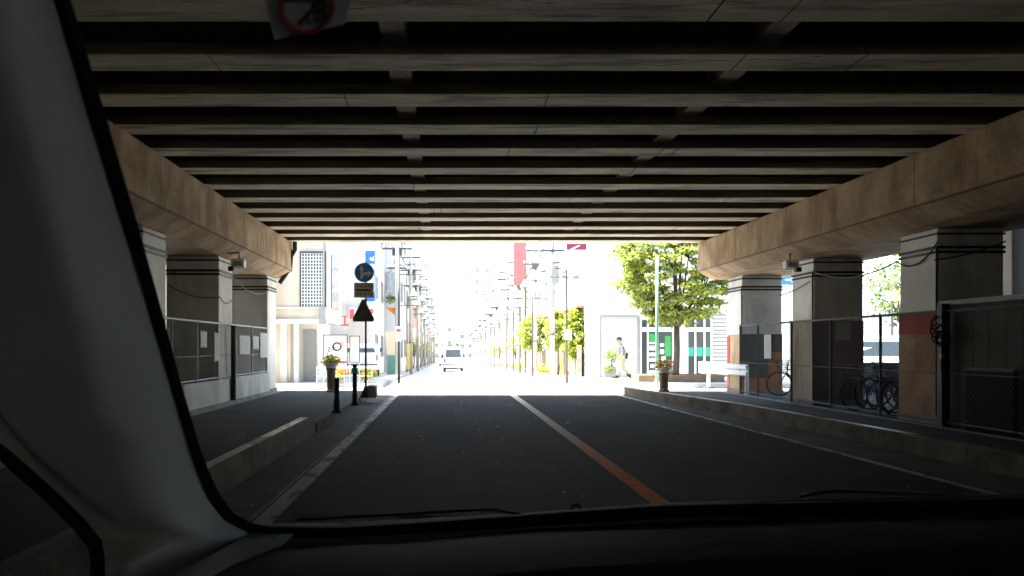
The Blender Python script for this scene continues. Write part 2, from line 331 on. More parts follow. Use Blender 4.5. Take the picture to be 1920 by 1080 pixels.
# ------------------------------------------------------------------ viaduct
YE = 24.4; BZ = 4.67; PIT = 1.38; NB = 58
via = thing('viaduct', 'concrete viaduct with many cross beams spanning over the dark road', 'viaduct', (1.5, 5, 0))
YB = YE-PIT*NB
for k in range(NB):
    yf = YE-PIT*k; yn = yf-.54
    ja = rnd.uniform(-.012,.012)
    prof = [(yn,BZ+ja),(yn,BZ+.14),(yn+.18,BZ+.22),(yn+.18,5.75),(yf-.18,5.75),(yf-.18,BZ+.22),(yf,BZ+.14),(yf,BZ+ja)]
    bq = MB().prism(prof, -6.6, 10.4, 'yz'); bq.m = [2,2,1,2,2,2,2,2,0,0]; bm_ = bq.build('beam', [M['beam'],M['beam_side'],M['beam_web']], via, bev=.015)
    if k < 20:
        if k in (1,4,6,7,9,11,12,14,15):
            q = MB(); x = rnd.uniform(-3,4); y = yn+rnd.uniform(.1,.45); z = BZ+ja-.002
            for i in range(rnd.randrange(14,30)):
                x2 = x+rnd.uniform(.05,.14); y2 = min(yf-.03,max(yn+.03,y+rnd.gauss(0,.028))); w_ = rnd.uniform(.003,.012)
                q.add([(x,y-w_,z),(x2,y2-w_,z),(x2,y2+w_,z),(x,y+w_,z)],[(0,1,2,3)]); x, y = x2, y2
            q.build('crack', M['black'], bm_, fix=False)
        for i in range(rnd.randrange(1,4)):
            x = rnd.uniform(-4,7); MB().box(x,x+rnd.uniform(.01,.02),yn+.004,yf-.004,BZ+ja-.0025,BZ+ja-.001).build('pour_joint', M['beam_web'], bm_)
    if k < NB-1:
        for xd in (-.56, 3.43):
            MB().box(xd-.13, xd+.13, yf-PIT-.14, yf-.40, BZ+.10, 5.6).build('diaphragm', M['brace'], bm_)
MB().box(-13, 14.5, YB-.3, YE, 5.75, 6.1).build('deck', M['slab'], via)
MB().box(-13, 14.5, YE, YE+.65, 5.5, 7.0).build('parapet', M['beam'], via)
MB().box(-13, 14.5, YB-.65, YB-.3, 5.5, 7.0).build('parapet', M['beam'], via)
def girder(xi, s, ye):
    X = lambda d: xi+s*d
    prof = [(X(0),4.655),(X(0),3.80),(X(.42),3.555),(X(2.35),3.555),(X(2.75),3.80),(X(2.75),4.655)]
    g = MB().prism(prof, YB, ye, 'xz').build('edge_girder', M['girder'], via, bev=.012)
    MB().box(X(2.45),X(2.6),YB,ye-.4,4.655,5.74).build('closing_wall', M['slab'], g)
girder(7.66, 1, 24.45); girder(-4.70, -1, 24.35)
def pillar(x0, s, y, lower=None, front=None, w=1.2, low_h=1.85):
    X = lambda d: x0+s*d
    b = MB(); c = .05
    p = MB().box(X(0),X(w),y,y+1.15,0,3.56).build('pillar', M['pillar'], via, bev=.03)
    for z, t in ((3.44,.035),(3.20,.05),(3.12,.045)):
        MB().box(X(-.018),X(w+.018),y-.018,y+1.168,z,z+t).build('strap', M['black'], p)
    MB().box(X(-.03),X(w+.03),y-.03,y+1.18,.14,.27).build('plinth', M['block'], p)
    if lower:
        MB().box(X(-.022),X(0.0),y-.0,y+1.15,.27,low_h).build('side_board', lower, p)
        MB().box(X(-.022),X(w),y-.022,y-.001,.27,low_h).build('front_board', front, p)
    return p
p1 = pillar(8.5, 1, 23.04, M['tan_board'], M['orange_board'], 1.15)
MB().box(8.48,9.25,23.008,23.016,.6,1.86).build('grey_board', M['olive_board'], p1)
MB().box(9.25,9.64,23.008,23.016,1.35,1.86).build('grey_board', M['olive_board'], p1)
MB().box(8.465,8.475,24.0,24.19,.27,1.8).build('red_edge', M['red'], p1)
pillar(8.5, 1, 18.55, M['pale_board'], M['red_board'], 1.15, 2.1)
p3 = pillar(8.5, 1, 13.86, M['rust_board'], M['orange_board'], 1.15, 2.1)
MB().box(8.470,8.477,13.9,14.98,1.72,2.08).build('red_band', mat('red_band',(.42,.07,.045),.8,.3,2), p3)
pillar(8.5, 1, 9.3, M['tan_board'], M['red_board'], 1.15); pillar(8.5,1,4.7); pillar(8.5,1,.1); pillar(8.5,1,-4.5)
pillar(-5.16,-1,23.0); pillar(-5.16,-1,18.1); pillar(-5.16,-1,13.56); pillar(-5.16,-1,9.0); pillar(-5.16,-1,4.4); pillar(-5.16,-1,-.2); pillar(-5.16,-1,-4.8)
for y in (18.4, 12.0): MB().box(13.0,14.1,y,y+1.1,0,5.75).build('outer_pillar', M['pillar'], via, bev=.03)
# side walls added to block light; the right one's gap lights the car pillar
tag(MB().box(13.2,13.5,-56,-13.5,0,5.74).box(13.2,13.5,-7.5,18.3,0,5.74).build('light_block_wall', M['slab']), 'dark wall added to block light deep under the right side of the viaduct', 'wall')
tag(MB().box(-11.6,-11.3,-56,21,0,5.74).build('light_block_wall', M['slab']), 'dark wall added to block light far left under the viaduct', 'wall')
# drain pipe on the left girder end, cables
b = MB(); b.tube([P(553,446,24.2),P(553,468,24.2),P(546,480,24.2),P(544,500,24.2),P(536,514,24.2),P(524,531,24.2)], .07, 8)
tag(b.build('drain_pipe', M['black'], smooth=True), 'black drain pipe stepping down the end of the left girder', 'pipe')
def cable(pts, sag, r, label, n=10, m='black', cat='cable', group=None, name='cable'):
    out = []
    for a, c in zip(pts, pts[1:]):
        a = Vector(a); c = Vector(c)
        for i in range(n+1):
            t = i/n; q = a.lerp(c, t); q.z -= sag*4*t*(1-t); out.append(q)
    o = MB().tube(out, r, 5).build(name, M[m]); tag(o, label, cat, group); return o
cable([(8.44,23.0,3.05),(8.44,18.6,3.02)], .25, .013, 'thin black cable sagging between the two far right pillars')
cable([(8.46,18.5,3.25),(8.46,15.05,3.1),(8.46,13.8,3.3)], .22, .014, 'black cable sagging between middle and near right pillars')
cable([(8.43,13.84,3.0),(9.65,13.82,3.32)], .05, .012, 'black cable rising across the front of the near right pillar')
cable([(-5.12,22.9,3.1),(-5.12,19.3,3.16),(-6.2,18.05,3.2)], .22, .013, 'black cable sagging between the two far left pillars')
cable([(-5.10,19.0,2.62),(-5.12,18.04,2.62),(-6.3,18.04,2.9)], .12, .011, 'thin wire drooping across the left middle pillar')
cable([(8.46,14.1,3.22),(8.46,13.82,3.20),(8.46,13.82,.3)], .0, .02, 'vertical conduit on the corner of the near right pillar')
cable([(8.46,18.52,3.22),(8.46,18.50,.3)], .0, .018, 'vertical conduit on the corner of the middle right pillar')
cable([(8.47,23.0,3.22),(8.47,23.0,.3)], .0, .018, 'vertical conduit on the corner of the far right pillar')
def flood(c, s, label):
    t = thing('floodlight', label, 'lamp', c, 'floodlights on the pillars')
    c = Vector(c)
    MB().obox(c, (.30,.22,.17), 0, R(-12)).build('housing', M['white'], t, bev=.015)
    MB().obox(c+Vector((0,-.115,-.01)), (.2,.012,.11), 0, R(-12)).build('lens', M['galv'], t)
    b = MB(); b.tube([c+Vector((0,.05,.07)), c+Vector((0,.05,.25)), c+Vector((s*.3,.2,.25))], .018, 6); b.build('bracket', M['black'], t)
    MB().obox(c+Vector((s*.15,-.02,-.12)), (.12,.14,.1)).build('junction_box', M['black'], t)
flood(P(447,494,18.0), -1, 'white floodlight bracketed to the left middle pillar top')
flood(P(1483,496,18.4), 1, 'white floodlight bracketed to the right middle pillar top')

# ------------------------------------------------------------------ chain-link fences
def fence(x, y0, y1, zb, zt, posts, label, pm, big=None, pitch=.075, wm=None):
    t = thing('chain_link_fence', label, 'fence', (x, y0, .15), 'chain link fences under the viaduct')
    for py_ in posts:
        MB().tube([(x,py_,.1),(x,py_,zt+.03)], .05 if py_ == big else .03, 8).build('post', pm, t)
    MB().tube([(x,y0,zt),(x,y1,zt)], .024, 8).build('top_rail', pm, t)
    MB().tube([(x,y0,zb+.03),(x,y1,zb+.03)], .015, 6).build('bottom_rail', pm, t)
    MB().tube([(x,y0,(zb+zt)/2-.1),(x,y1,(zb+zt)/2-.1)], .008, 5).build('middle_wire', pm, t)
    b = MB(); h = zt-zb; k = -int(h/pitch)-1
    while y0+k*pitch < y1:
        a = y0+k*pitch
        for sg in (1,-1):
            ya, yb = a, a+h; lo, hi = max(ya,y0), min(yb,y1)
            if hi <= lo: continue
            za, zb_ = zb+(lo-a), zb+(hi-a)
            if sg < 0: za, zb_ = zt-(lo-a), zt-(hi-a)
            b.tube([(x+.006*sg,lo,za),(x+.006*sg,hi,zb_)], .0022, 3, False)
        k += 1
    b.build('wire_mesh', wm or M['mesh'], t, fix=False)
    return t
fence(8.4, 11.2, 22.9, .2, 2.1, [22.9,21.6,19.5,17.5,15.5,11.2], 'tall dark chain link fence in front of the right pillars', M['dgrey'], None, .09, M['black'])
fence(8.4, 3.0, 11.1, .2, 2.1, [3.0,5,7,9], 'near end of the right chain link fence beside the road', M['dgrey'], None, .09, M['black'])
t = thing('gate_post', 'thick dark gate post with chain and lock by the near right pillar', 'post', (8.38,13.5,.1))
MB().box(8.31,8.45,13.43,13.57,.1,2.22).build('post', M['black'], t, bev=.01)
b = MB()
for i in range(9):
    b.ring((8.29+rnd.uniform(-.03,.02),13.45+rnd.uniform(-.1,.1),1.75+rnd.uniform(-.14,.14)), rnd.uniform(.07,.13), .014, 'y', 14, 5)
b.tube([(8.3,13.4,1.7),(8.28,13.38,1.4),(8.3,13.42,1.1)], .018, 5)
b.build('coiled_chain', M['black'], t, smooth=True)
MB().box(8.26,8.31,13.36,13.42,1.30,1.38).build('red_lock', M['red'], t)
fence(-5.1, 12.2, 22.7, .78, 2.02, [13.2,14.8,16.3,17.8,19.3,20.9,22.6], 'grey chain link fence standing on the low white wall along the left pillars', M['galv'], None, .15)
b = MB()
for a, c in ((11.9,15.35),(15.42,18.62),(19.0,22.85)): b.box(-5.16,-5.06,a,c,.16,.76)
o = b.build('low_wall', mat('white_low_wall', (.60,.60,.56), .8, .2, 1.2, stain=(.36,.34,.28), stain_amt=.6, stain_scale=.9, stain_stretch=(1,1,.4)), bev=.012)
tag(o, 'low dirty white wall panels under the left chain link fence', 'wall')
MB().box(-5.06,-4.98,11.9,22.8,.158,.24).build('footing', M['block'], o)
tag(MB().tube([(-5.03,18.85,.1),(-5.03,18.85,2.0)], .06, 8).build('dark_post', M['black']), 'dark steel post in the slot beside the left middle pillar', 'post')
# hoarding right of the near pillar
t = thing('hoarding', 'olive metal hoarding panels behind the fence right of the near pillar', 'hoarding', (8.55,8,.15))
MB().box(8.52,8.56,3,13.8,.15,2.2).build('panel', M['hoard'], t)
MB().box(8.46,8.60,3,13.8,2.2,2.28).build('top_rail', M['mesh'], t)
t = thing('storage_box', 'black storage box standing against the olive hoarding', 'box', (8.45,12.2,.15))
MB().box(8.42,8.51,11.9,13.0,.15,1.12).build('body', M['seal'], t, bev=.01)
MB().box(8.41,8.515,11.88,13.02,1.12,1.16).build('lid', M['black'], t)
t = thing('tarpaulin', 'dark green tarpaulin hanging on the hoarding at the right edge', 'tarpaulin', (8.45,11.4,.2))
b = MB(); b.grid([[(8.46+.02*math.sin(i*1.7+j*.3), 11.0+i*.09, .2+j*.25) for i in range(8)] for j in range(9)]); b.build('sheet', M['tarp'], t, smooth=True, solid=.008)

# papers
def glyphs(b, x0, x1, z0, z1, y, rows, cols, s=.7):      # dense unreadable small print
    dx = (x1-x0)/cols; dz = (z1-z0)/rows
    for i in range(rows):
        for j in range(cols):
            if rnd.random() < .15: continue
            cx = x0+(j+.5)*dx; cz = z0+(i+.5)*dz
            b.box(cx-dx*.33*s,cx+dx*.33*s,y-.002,y,cz-dz*.12,cz+dz*.02)
            if rnd.random() < .6: b.box(cx-dx*.08,cx+dx*.08,y-.0025,y,cz-dz*.3,cz+dz*.3)
def notice(pxa, pya, pxb, pyb, y, label, m='paper', rows=8, cols=4):
    a = P(pxa,pya,y); c = P(pxb,pyb,y)
    t = thing('paper_notice', label, 'notice', (a.x,y,c.z), 'notices on the pillars')
    MB().box(a.x,c.x,y-.008,y,c.z,a.z).build('sheet', M[m], t)
    b = MB(); w = c.x-a.x; h = a.z-c.z
    glyphs(b, a.x+w*.12, c.x-w*.12, c.z+h*.1, a.z-h*.1, y-.0085, rows, cols); b.build('print', M['galv'], t)
def fence_notice(pxa, pxb, pya, pyb, x, label, rows=8, cols=4):     # a sheet tied to the road side of a fence
    sg = 1 if x < 0 else -1
    ya, yb = sorted((abs(x)*F/abs(pxa-VX), abs(x)*F/abs(pxb-VX))); ym = (ya+yb)/2
    z0, z1 = P(0,pyb,ym).z, P(0,pya,ym).z
    t = thing('paper_notice', label, 'notice', (x,ya,z0), 'notices on fences and pillars')
    MB().box(x-.004,x+.004,ya,yb,z0,z1).build('sheet', M['paper'], t)
    MB().box(x-sg*.012,x-sg*.005,ya-.02,yb+.02,z0-.02,z1+.02).build('backing', M['dgrey'], t)
    b = MB(); dy = (yb-ya)/(cols+1); dz = (z1-z0)/(rows+1); xs = x+sg*.006
    for i in range(rows):
        for k in range(cols):
            if rnd.random() < .12: continue
            yc = ya+(k+1)*dy; zc = z0+(i+1)*dz; b.box(xs-.001,xs+.001,yc-dy*.33,yc+dy*.33,zc-dz*.13,zc+dz*.1)
    b.build('print', M['galv'], t)
fence_notice(376,388,622,650,-5.06,'small white notice tied to the left fence, the nearest one')
fence_notice(402,411,625,676,-5.06,'tall white notice on the left fence by the middle pillar corner', 14, 3)
fence_notice(449,468,630,664,-5.06,'wide white notice on the left fence before the far pillar')
fence_notice(474,485,631,654,-5.06,'small white notice on the left fence between the wide one and the corner')
fence_notice(488,501,625,670,-5.06,'tall narrow white notice at the far end of the left fence', 14, 3)
fence_notice(1433,1446,628,672,8.36,'tall white notice tied to the right fence before the far pillar', 12, 3)
notice(1568,604,1595,638,18.52,'yellowed notice on the dark red board of the middle right pillar', 'ochre', 6, 5)

# ------------------------------------------------------------------ bicycles behind the right fence
def bicycle(label, loc, rz, fm, basket=True, lean=.08):
    t = thing('bicycle', label, 'bicycle', (0,0,0), 'bicycles parked behind the right fence')
    rw = .33
    for cy, nm in ((-.53,'wheel'),(.53,'wheel')):
        w = MB().ring((0,cy,rw), rw-.015, .017, 'x', 28, 6).build('wheel', M['rubber'], t, smooth=True)
        b = MB(); b.ring((0,cy,rw), rw-.04, .007, 'x', 24, 5)
        for k in range(14):
            a = k*2*math.pi/14; b.tube([(0.012*(-1)**k,cy,rw),(0,cy+math.cos(a)*(rw-.04),rw+math.sin(a)*(rw-.04))], .002, 3, False)
        b.tube([(-.04,cy,rw),(.04,cy,rw)], .02, 8); b.build('rim', M['dullchrome'], w)
        MB().ring((0,cy,rw), rw+.03, .012, 'x', 14, 5, .42).build('mudguard', M['dullchrome'], t)
    b = MB(); bb = (0,-.12,.28)
    b.tube([bb,(0,-.28,.72)], .016); b.tube([bb,(0,.36,.62)], .018); b.tube([(0,-.24,.55),(0,.34,.74)], .016)
    for s in (-.05,.05):
        b.tube([bb,(s,-.53,rw)], .009,6); b.tube([(0,-.26,.66),(s,-.53,rw)], .009,6); b.tube([(0,.36,.66),(s,.45,.45),(s,.53,rw)], .011,6)
    b.tube([(0,.35,.58),(0,.32,.92)], .017); b.build('frame', fm, t, smooth=True)
    MB().tube([(-.28,.12,.98),(-.24,.2,.97),(-.08,.3,.95),(.08,.3,.95),(.24,.2,.97),(.28,.12,.98)], .012, 6).build('handlebar', M['dullchrome'], t, smooth=True)
    b = MB(); b.sphere((0,-.31,.84), .12, 12, 8, (.8,1.1,.35)); b.tube([(0,-.28,.72),(0,-.3,.82)], .012); b.build('saddle', M['rubber'], t, smooth=True)
    b = MB(); b.tube([(-.09,-.12,.28),(.09,-.12,.28)], .012); b.tube([(.09,-.12,.28),(.09,-.12,.13)], .009); b.tube([(-.09,-.12,.28),(-.09,-.12,.43)], .009)
    b.box(.06,.14,-.16,-.08,.115,.14); b.box(-.14,-.06,-.16,-.08,.42,.445); b.lathe([(.09,-.005),(.09,.005)], (.05,-.12,.28), 16, Matrix.Rotation(R(90),3,'Y')); b.build('crank', M['dullchrome'], t)
    b = MB()
    for s in (-.07,.07): b.tube([(s*.6,-.25,.66),(s,-.72,.66)], .006,5); b.tube([(s,-.7,.66),(s*.8,-.53,rw)], .005,5)
    for k in range(5): b.tube([(-.07,-.32-.09*k,.665),(.07,-.32-.09*k,.665)], .005, 4)
    b.build('rear_rack', M['dullchrome'], t)
    MB().box(-.02,.02,-.745,-.72,.6,.66).build('reflector', M['tail'], t)
    if basket:
        b = MB(); z0, z1 = .72, .97
        for k in range(8):
            u = k/7
            b.tube([(-.12+.24*u,.36,z0),(-.17+.34*u,.34,z1)], .003,3); b.tube([(-.12+.24*u,.56,z0),(-.17+.34*u,.64,z1)], .003,3)
            b.tube([(-.12,.36+.2*u,z0),(-.17,.34+.3*u,z1)], .003,3); b.tube([(.12,.36+.2*u,z0),(.17,.34+.3*u,z1)], .003,3)
        for k in range(5):
            u = k/4; w = .12+.05*u; z = z0+(z1-z0)*u; b.tube([(-w,.36-.02*u,z),(w,.36-.02*u,z),(w,.56+.08*u,z),(-w,.56+.08*u,z),(-w,.36-.02*u,z)], .004,4)
        b.build('basket', M['dgrey'], t)
    t.location = loc; t.rotation_euler = (lean*math.sin(rz+1.57), lean, rz); return t
bk = bicycle('black bicycle nearest the middle right pillar behind the fence', (9.15,17.0,.15), R(100), M['black'])
bk2 = bicycle('dark red bicycle with a chrome basket in the middle of the parked bicycles', (9.35,16.1,.15), R(82), plain('red_frame', (.3,.02,.02), .4))
for i, (x,y,a,lb) in enumerate([(9.2,16.5,95,'black bicycle between the pillar and the red bicycle'),(9.25,15.65,88,'black bicycle just in front of the red bicycle'),
    (9.0,15.3,104,'nearest black bicycle, its front wheel at the near right pillar'),(9.9,17.4,70,'black bicycle at the back of the parked row, turned askew')]):
    d = dup(bk, (x,y,.15), R(a), lb); d.rotation_euler = (.07,.05,R(a))
d = dup(bk, (9.35,21.2,.15), R(80), 'lone black bicycle between the far and middle right pillars'); d.rotation_euler = (.05,.05,R(80))

# ------------------------------------------------------------------ bollards, sign post, stone posts
def bollard(x, y, top, label, band):
    t = thing('bollard', label, 'bollard', (x,y,.15), 'bollards at the end of the kerb wall')
    MB().lathe([(.115,.15),(.115,.19),(.075,.21),(.068,.40),(.055,.43),(.05,top-.06),(.056,top-.05),(.056,top-.01),(.03,top)], (x,y,0), 18).build('body', M['black'], t, smooth=True)
    if band: MB().lathe([(.05,top-.22),(.075,top-.20),(.075,top-.09),(.05,top-.08)], (x,y,0), 18).build('reflective_band', plain('band_green',(.06,.62,.42),.4), t, smooth=True)
    for z in (.5,): MB().lathe([(.057,z),(.057,z+.02)], (x,y,0), 18).build('collar', M['dgrey'], t)
bollard(-2.23,16.2,.87,'shorter black bollard, the nearer of the two, without a green band',False)
bollard(-2.12,18.4,1.10,'taller black bollard with a green band near its top',True)
Y = 21.3
t = thing('sign_post', 'thin post in a concrete block carrying round blue, plate and triangular traffic signs', 'traffic sign', (-2.16,Y,.15))
MB().tube([(-2.16,Y,.3),(-2.16,Y,3.75)], .028, 10).build('pole', M['dgrey'], t, smooth=True)
b = MB(); b.prism([(-2.26,.15),(-2.17,.44),(-2.02,.47),(-1.88,.45),(-1.86,.15)], Y-.2, Y+.35, 'xz'); b.build('base_block', M['block'], t, bev=.015)
MB().prism([(-2.30,.152),(-2.18,.445),(-2.09,.41),(-2.09,.152)], Y-.216, Y-.201, 'xz').build('dark_face', M['dgrey'], t)
c = P(683,511,Y-.05); Mx = Matrix.Rotation(R(90),3,'X')
rs = MB().lathe([(.262,0),(.262,.012)], c, 40, Mx).build('round_sign', M['white'], t)
MB().lathe([(.248,.0125),(.248,.016)], c, 40, Mx).build('blue_face', M['darkblue'], rs)
cx, cz = c.x, c.z; ya, yb = c.y-.024, c.y-.0165
b = MB(); b.prism([(cx-.10,cz-.17),(cx-.04,cz-.17),(cx-.04,cz+.07),(cx+.0,cz+.07),(cx-.07,cz+.19),(cx-.14,cz+.07),(cx-.10,cz+.07)], ya, yb, 'xz')
b.prism([(cx-.039,cz-.12),(cx+.02,cz-.06),(cx+.09,cz-.06),(cx+.09,cz-.115),(cx+.21,cz-.02),(cx+.09,cz+.055),(cx+.09,cz+.005),(cx-.01,cz+.005),(cx-.039,cz-.03)], ya, yb, 'xz')
b.build('arrows', M['white'], rs)
a, c2 = P(664,530,Y-.04), P(701,558,Y-.04)
pl = MB().box(a.x,c2.x,a.y-.012,a.y,c2.z,a.z).build('plate', plain('plate_cream',(.6,.58,.5),.6), t)
b = MB(); w = c2.x-a.x; y_ = a.y-.0125; hm = (a.z+c2.z)/2
b.box(a.x+w*.12,c2.x-w*.15,y_-.003,y_,hm-.022,hm+.022)
for zc in (a.z-.085, c2.z+.09):
    for k in range(6):
        xx = a.x+w*(.12+.14*k)
        b.box(xx,xx+w*.09,y_-.003,y_,zc+.02,zc+.034); b.box(xx+w*.03,xx+w*.055,y_-.0035,y_,zc-.035,zc+.045)
        if k%2: b.box(xx-.005,xx+w*.10,y_-.003,y_,zc-.03,zc-.012)
b.build('lettering', M['ink'], pl)
a = P(681,561,Y-.05); bl = P(661,603,Y-.05); br = P(702,603,Y-.05)
b = MB(); b.prism([(a.x-.03,a.z),(a.x+.03,a.z),(br.x,bl.z+.07),(br.x-.02,bl.z),(bl.x+.02,bl.z),(bl.x,bl.z+.07)], a.y-.012, a.y, 'xz'); tr = b.build('triangular_sign', M['signback'], t, bev=.006)
for z in (2.5,2.3,3.0,3.45): MB().box(-2.21,-2.11,Y-.045,Y+.03,z,z+.03).build('clamp', M['galv'], t)

def leaves(b, c, rad, n, size, flat=.6, mats=1, mi0=0, sz=(1,1,1)):
    c = Vector(c)
    for i in range(n):
        while True:
            q = Vector((rnd.uniform(-1,1),rnd.uniform(-1,1),rnd.uniform(-1,1)))
            if q.length < 1: break
        q = q*(.55+.45*rnd.random())
        p = c+Vector((q.x*rad*sz[0], q.y*rad*sz[1], q.z*rad*sz[2]))
        s_ = size*rnd.uniform(.6,1.4); d = Vector((rnd.gauss(0,1),rnd.gauss(0,1),rnd.gauss(0,flat))).normalized()
        e = d.cross(Vector((rnd.gauss(0,.5),rnd.gauss(0,.5),1))); e = e.normalized() if e.length > .01 else Vector((1,0,0))
        d2 = Vector((d.x,d.y,d.z-.35))
        b.mi = mi0+(rnd.randrange(mats) if mats > 1 else 0)
        b.add([p-e*s_*.05, p+d*s_*.5+e*s_*.26, p+d2*s_, p+d*s_*.5-e*s_*.26], [(0,1,2,3)])
    b.mi = 0
def stone_post(px, pyt, pyb, Y, label, petal, spread):
    zt = P(0,pyt,Y).z; x = (px-VX)*Y/F
    t = thing('stone_planter_post', label, 'planter', (x,Y,.15), 'stone posts with flower pots')
    MB().lathe([(.16,.0),(.16,.2),(.125,.22),(.135,zt-.08),(.15,zt-.05),(.15,zt)], (x,Y,0), 14).build('post', M['brown_stone'], t, smooth=False)
    MB().lathe([(.17,zt),(.24,zt+.12),(.25,zt+.14),(.21,zt+.14)], (x,Y,0), 16).build('bowl', M['white'], t)
    b = MB(); leaves(b, (x,Y,zt+.25), spread, 160, .13, .6, 3, 0, (1,1,.6)); b.build('flowers', [M['leafY'],M['leafB'],petal], t, fix=False)
stone_post(1245,699,737,24.2,'brown stone post with pink and lime flowers on the right pavement',M['petal'],.36)
stone_post(621,690,735,23.8,'brown stone post with yellow flowers left of the bollards',M['petalY'],.30)
# mint green pole
t = thing('pole', 'slim mint green pole in front of the large tree', 'pole', (6.53,25.6,.15))
MB().tube([(6.72,25.6,.1),(6.72,25.6,4.42)], .045, 10).build('shaft', M['mint'], t, smooth=True)
MB().tube([(6.72,25.6,.15),(6.72,25.6,.5)], .06, 10).build('foot', M['mint'], t)
# guard rail
t = thing('guard_rail', 'white corrugated guard rail ending beside the far right pillar', 'guard rail', (8.35,24.5,.15))
prof = [(8.40,.66),(8.33,.70),(8.33,.78),(8.40,.83),(8.33,.88),(8.33,.96),(8.40,1.0),(8.42,1.0),(8.36,.95),(8.36,.89),(8.43,.83),(8.36,.77),(8.36,.71),(8.42,.66)]
MB().prism(prof, 22.3, 26.3, 'xz').build('rail', M['white'], t)
MB().lathe([(.0,.62),(.14,.64),(.14,1.0),(.0,1.02)], (8.42,26.3,0), 14).build('end_cap', M['white'], t, smooth=True)
for y in (25.9,22.6): MB().tube([(8.47,y,.1),(8.47,y,.95)], .055, 10).build('post', M['white'], t)
MB().box(8.32,8.62,25.75,26.05,.15,.19).build('foot', M['dgrey'], t)

# ------------------------------------------------------------------ trees
def tree(name, label, base, h, trunk_h, rad, nclump, nleaf, lsize, mats, group='street trees', tr=.12, flat=.35, cz=None, squash=1.0):
    base = Vector(base); t = thing(name, label, 'tree', base, group)
    top = base+Vector((rnd.uniform(-.1,.1),0,trunk_h))
    b = MB(); b.tube([base-Vector((0,0,.1)), base+Vector((.02,0,.15)), base.lerp(top,.5)+Vector((.04,0,0)), top], [tr*1.5,tr*1.1,tr*.92,tr*.85], 10)
    cc = Vector((base.x, base.y, cz if cz else base.z+trunk_h+(h-trunk_h)*.5)); hz = (h-trunk_h)*.5*squash
    ends = []
    for k in range(nclump):
        a = k*2.39996; u = (k+.5)/nclump
        z = -1+2*u; rr = math.sqrt(max(0,1-z*z))*rnd.uniform(.6,1.0)
        ends.append(cc+Vector((math.cos(a)*rr*rad, math.sin(a)*rr*rad, z*hz*rnd.uniform(.75,1.0))))
    tr_o = None
    nl = min(8, nclump)
    limb = []
    for k in range(nl):
        a = k*2*math.pi/nl+rnd.uniform(-.3,.3); e = cc+Vector((math.cos(a)*rad*.6, math.sin(a)*rad*.6, rnd.uniform(-.4,.6)*hz))
        mid = top.lerp(e,.5)+Vector((0,0,-.12*rad)); b.tube([top-Vector((0,0,.1)), mid, e], [tr*.55,tr*.36,tr*.16], 7); limb += [mid, e]
    b.tube([top, cc, cc+Vector((0,0,hz*.7))], [tr*.7,tr*.4,tr*.12], 7); limb += [cc]
    for e in ends:
        m_ = min(limb, key=lambda q: (q-e).length); b.tube([m_, m_.lerp(e,.55)+Vector((0,0,.05)), e], [tr*.2,tr*.12,tr*.04], 5)
    b.build('trunk', M['bark'], t, smooth=True)
    b = MB()
    for e in ends:
        cr = rad*(rnd.uniform(.13,.27) if rad > 2.2 else rnd.uniform(.38,.55))
        leaves(b, e, cr, int(nleaf/nclump*rnd.uniform(.7,1.3)), lsize, flat, len(mats), 0, (1.35,1.35,.36 if rad > 2.2 else .8))
    b.build('crown', mats, t, fix=False)
    return t
tree('street_tree', 'large broad tree with layered green leaves in front of the shop', (8.85,31.0,.35), 6.9, 2.0, 2.42, 120, 27000, .15, [M['leafA'],M['leafB'],M['leafA'],M['leafC']], tr=.125, cz=4.65, squash=1.0)
t = thing('tree_planter', 'long low brown planter under the large tree', 'planter', (8.9,31,.15))
b = MB(); b.box(7.3,10.6,30.5,30.7,.15,.42); b.box(7.3,10.6,31.5,31.7,.15,.42); b.box(7.3,7.5,30.7,31.5,.15,.42); b.box(10.4,10.6,30.7,31.5,.15,.42); b.build('rim', M['brown_stone'], t, bev=.02)
MB().box(7.5,10.4,30.7,31.5,.15,.36).build('soil', M['bark'], t)
def small_tree(px, Y, pyt, pyb, halfpx, label, n=1500):
    x = (px-VX)*Y/F; z0 = zg(Y)+.15; zt = P(0,pyt,Y).z; zb = P(0,pyb,Y).z; r = halfpx*Y/F
    tree('street_tree', label, (x,Y,z0), zt-z0, (zb-z0)*.9, r*1.15, 22, n*2, .17, [M['leafY'],M['leafA'],M['leafB']], tr=.06, flat=.6)
small_tree(1001,50,585,655,22,'small round green tree in front of the brown wall, leftmost of three')
small_tree(1046,41,580,655,19,'small bushy tree beside the pale utility pole, middle of three')
small_tree(1084,37.5,578,668,22,'small lime green tree next to the white building, rightmost of three',1800)
for i,(x,y,r) in enumerate([(5.7,66,.7),(5.9,90,.9),(-3.0,72,.7),(-3.0,98,.9)]):
    tree('street_tree', 'little street tree %s by the %s kerb, far down the street' % (['first','second','third','fourth','fifth','sixth','seventh'][i], 'right' if x>0 else 'left'), (x,y,zg(y)+.15), 2.6+r*.4, 1.2, r, 10, 500, .2, [M['leafY'],M['leafA'],M['leafB']], tr=.05, flat=.6)
tree('distant_tree', 'tree seen between the middle and near right pillars', (25.0,44,.15), 6.6, 2.6, 1.7, 22, 1500, .22, [M['leafA'],M['leafC']], tr=.09, flat=.6)
tree('distant_tree', 'tree behind the beige sign at the right, half hidden by the near pillar', (27.5,47,.15), 6.0, 2.0, 1.6, 18, 1200, .22, [M['leafA'],M['leafC']], tr=.09, flat=.6)
def shrub(c, r, label, mats, n=260, group='low shrubs along the kerbs'):
    b = MB(); leaves(b, c, r, n, .14, .8, len(mats), 0, (1,1.2,.7)); o = b.build('shrub', mats, fix=False); tag(o, label, 'shrub', group)
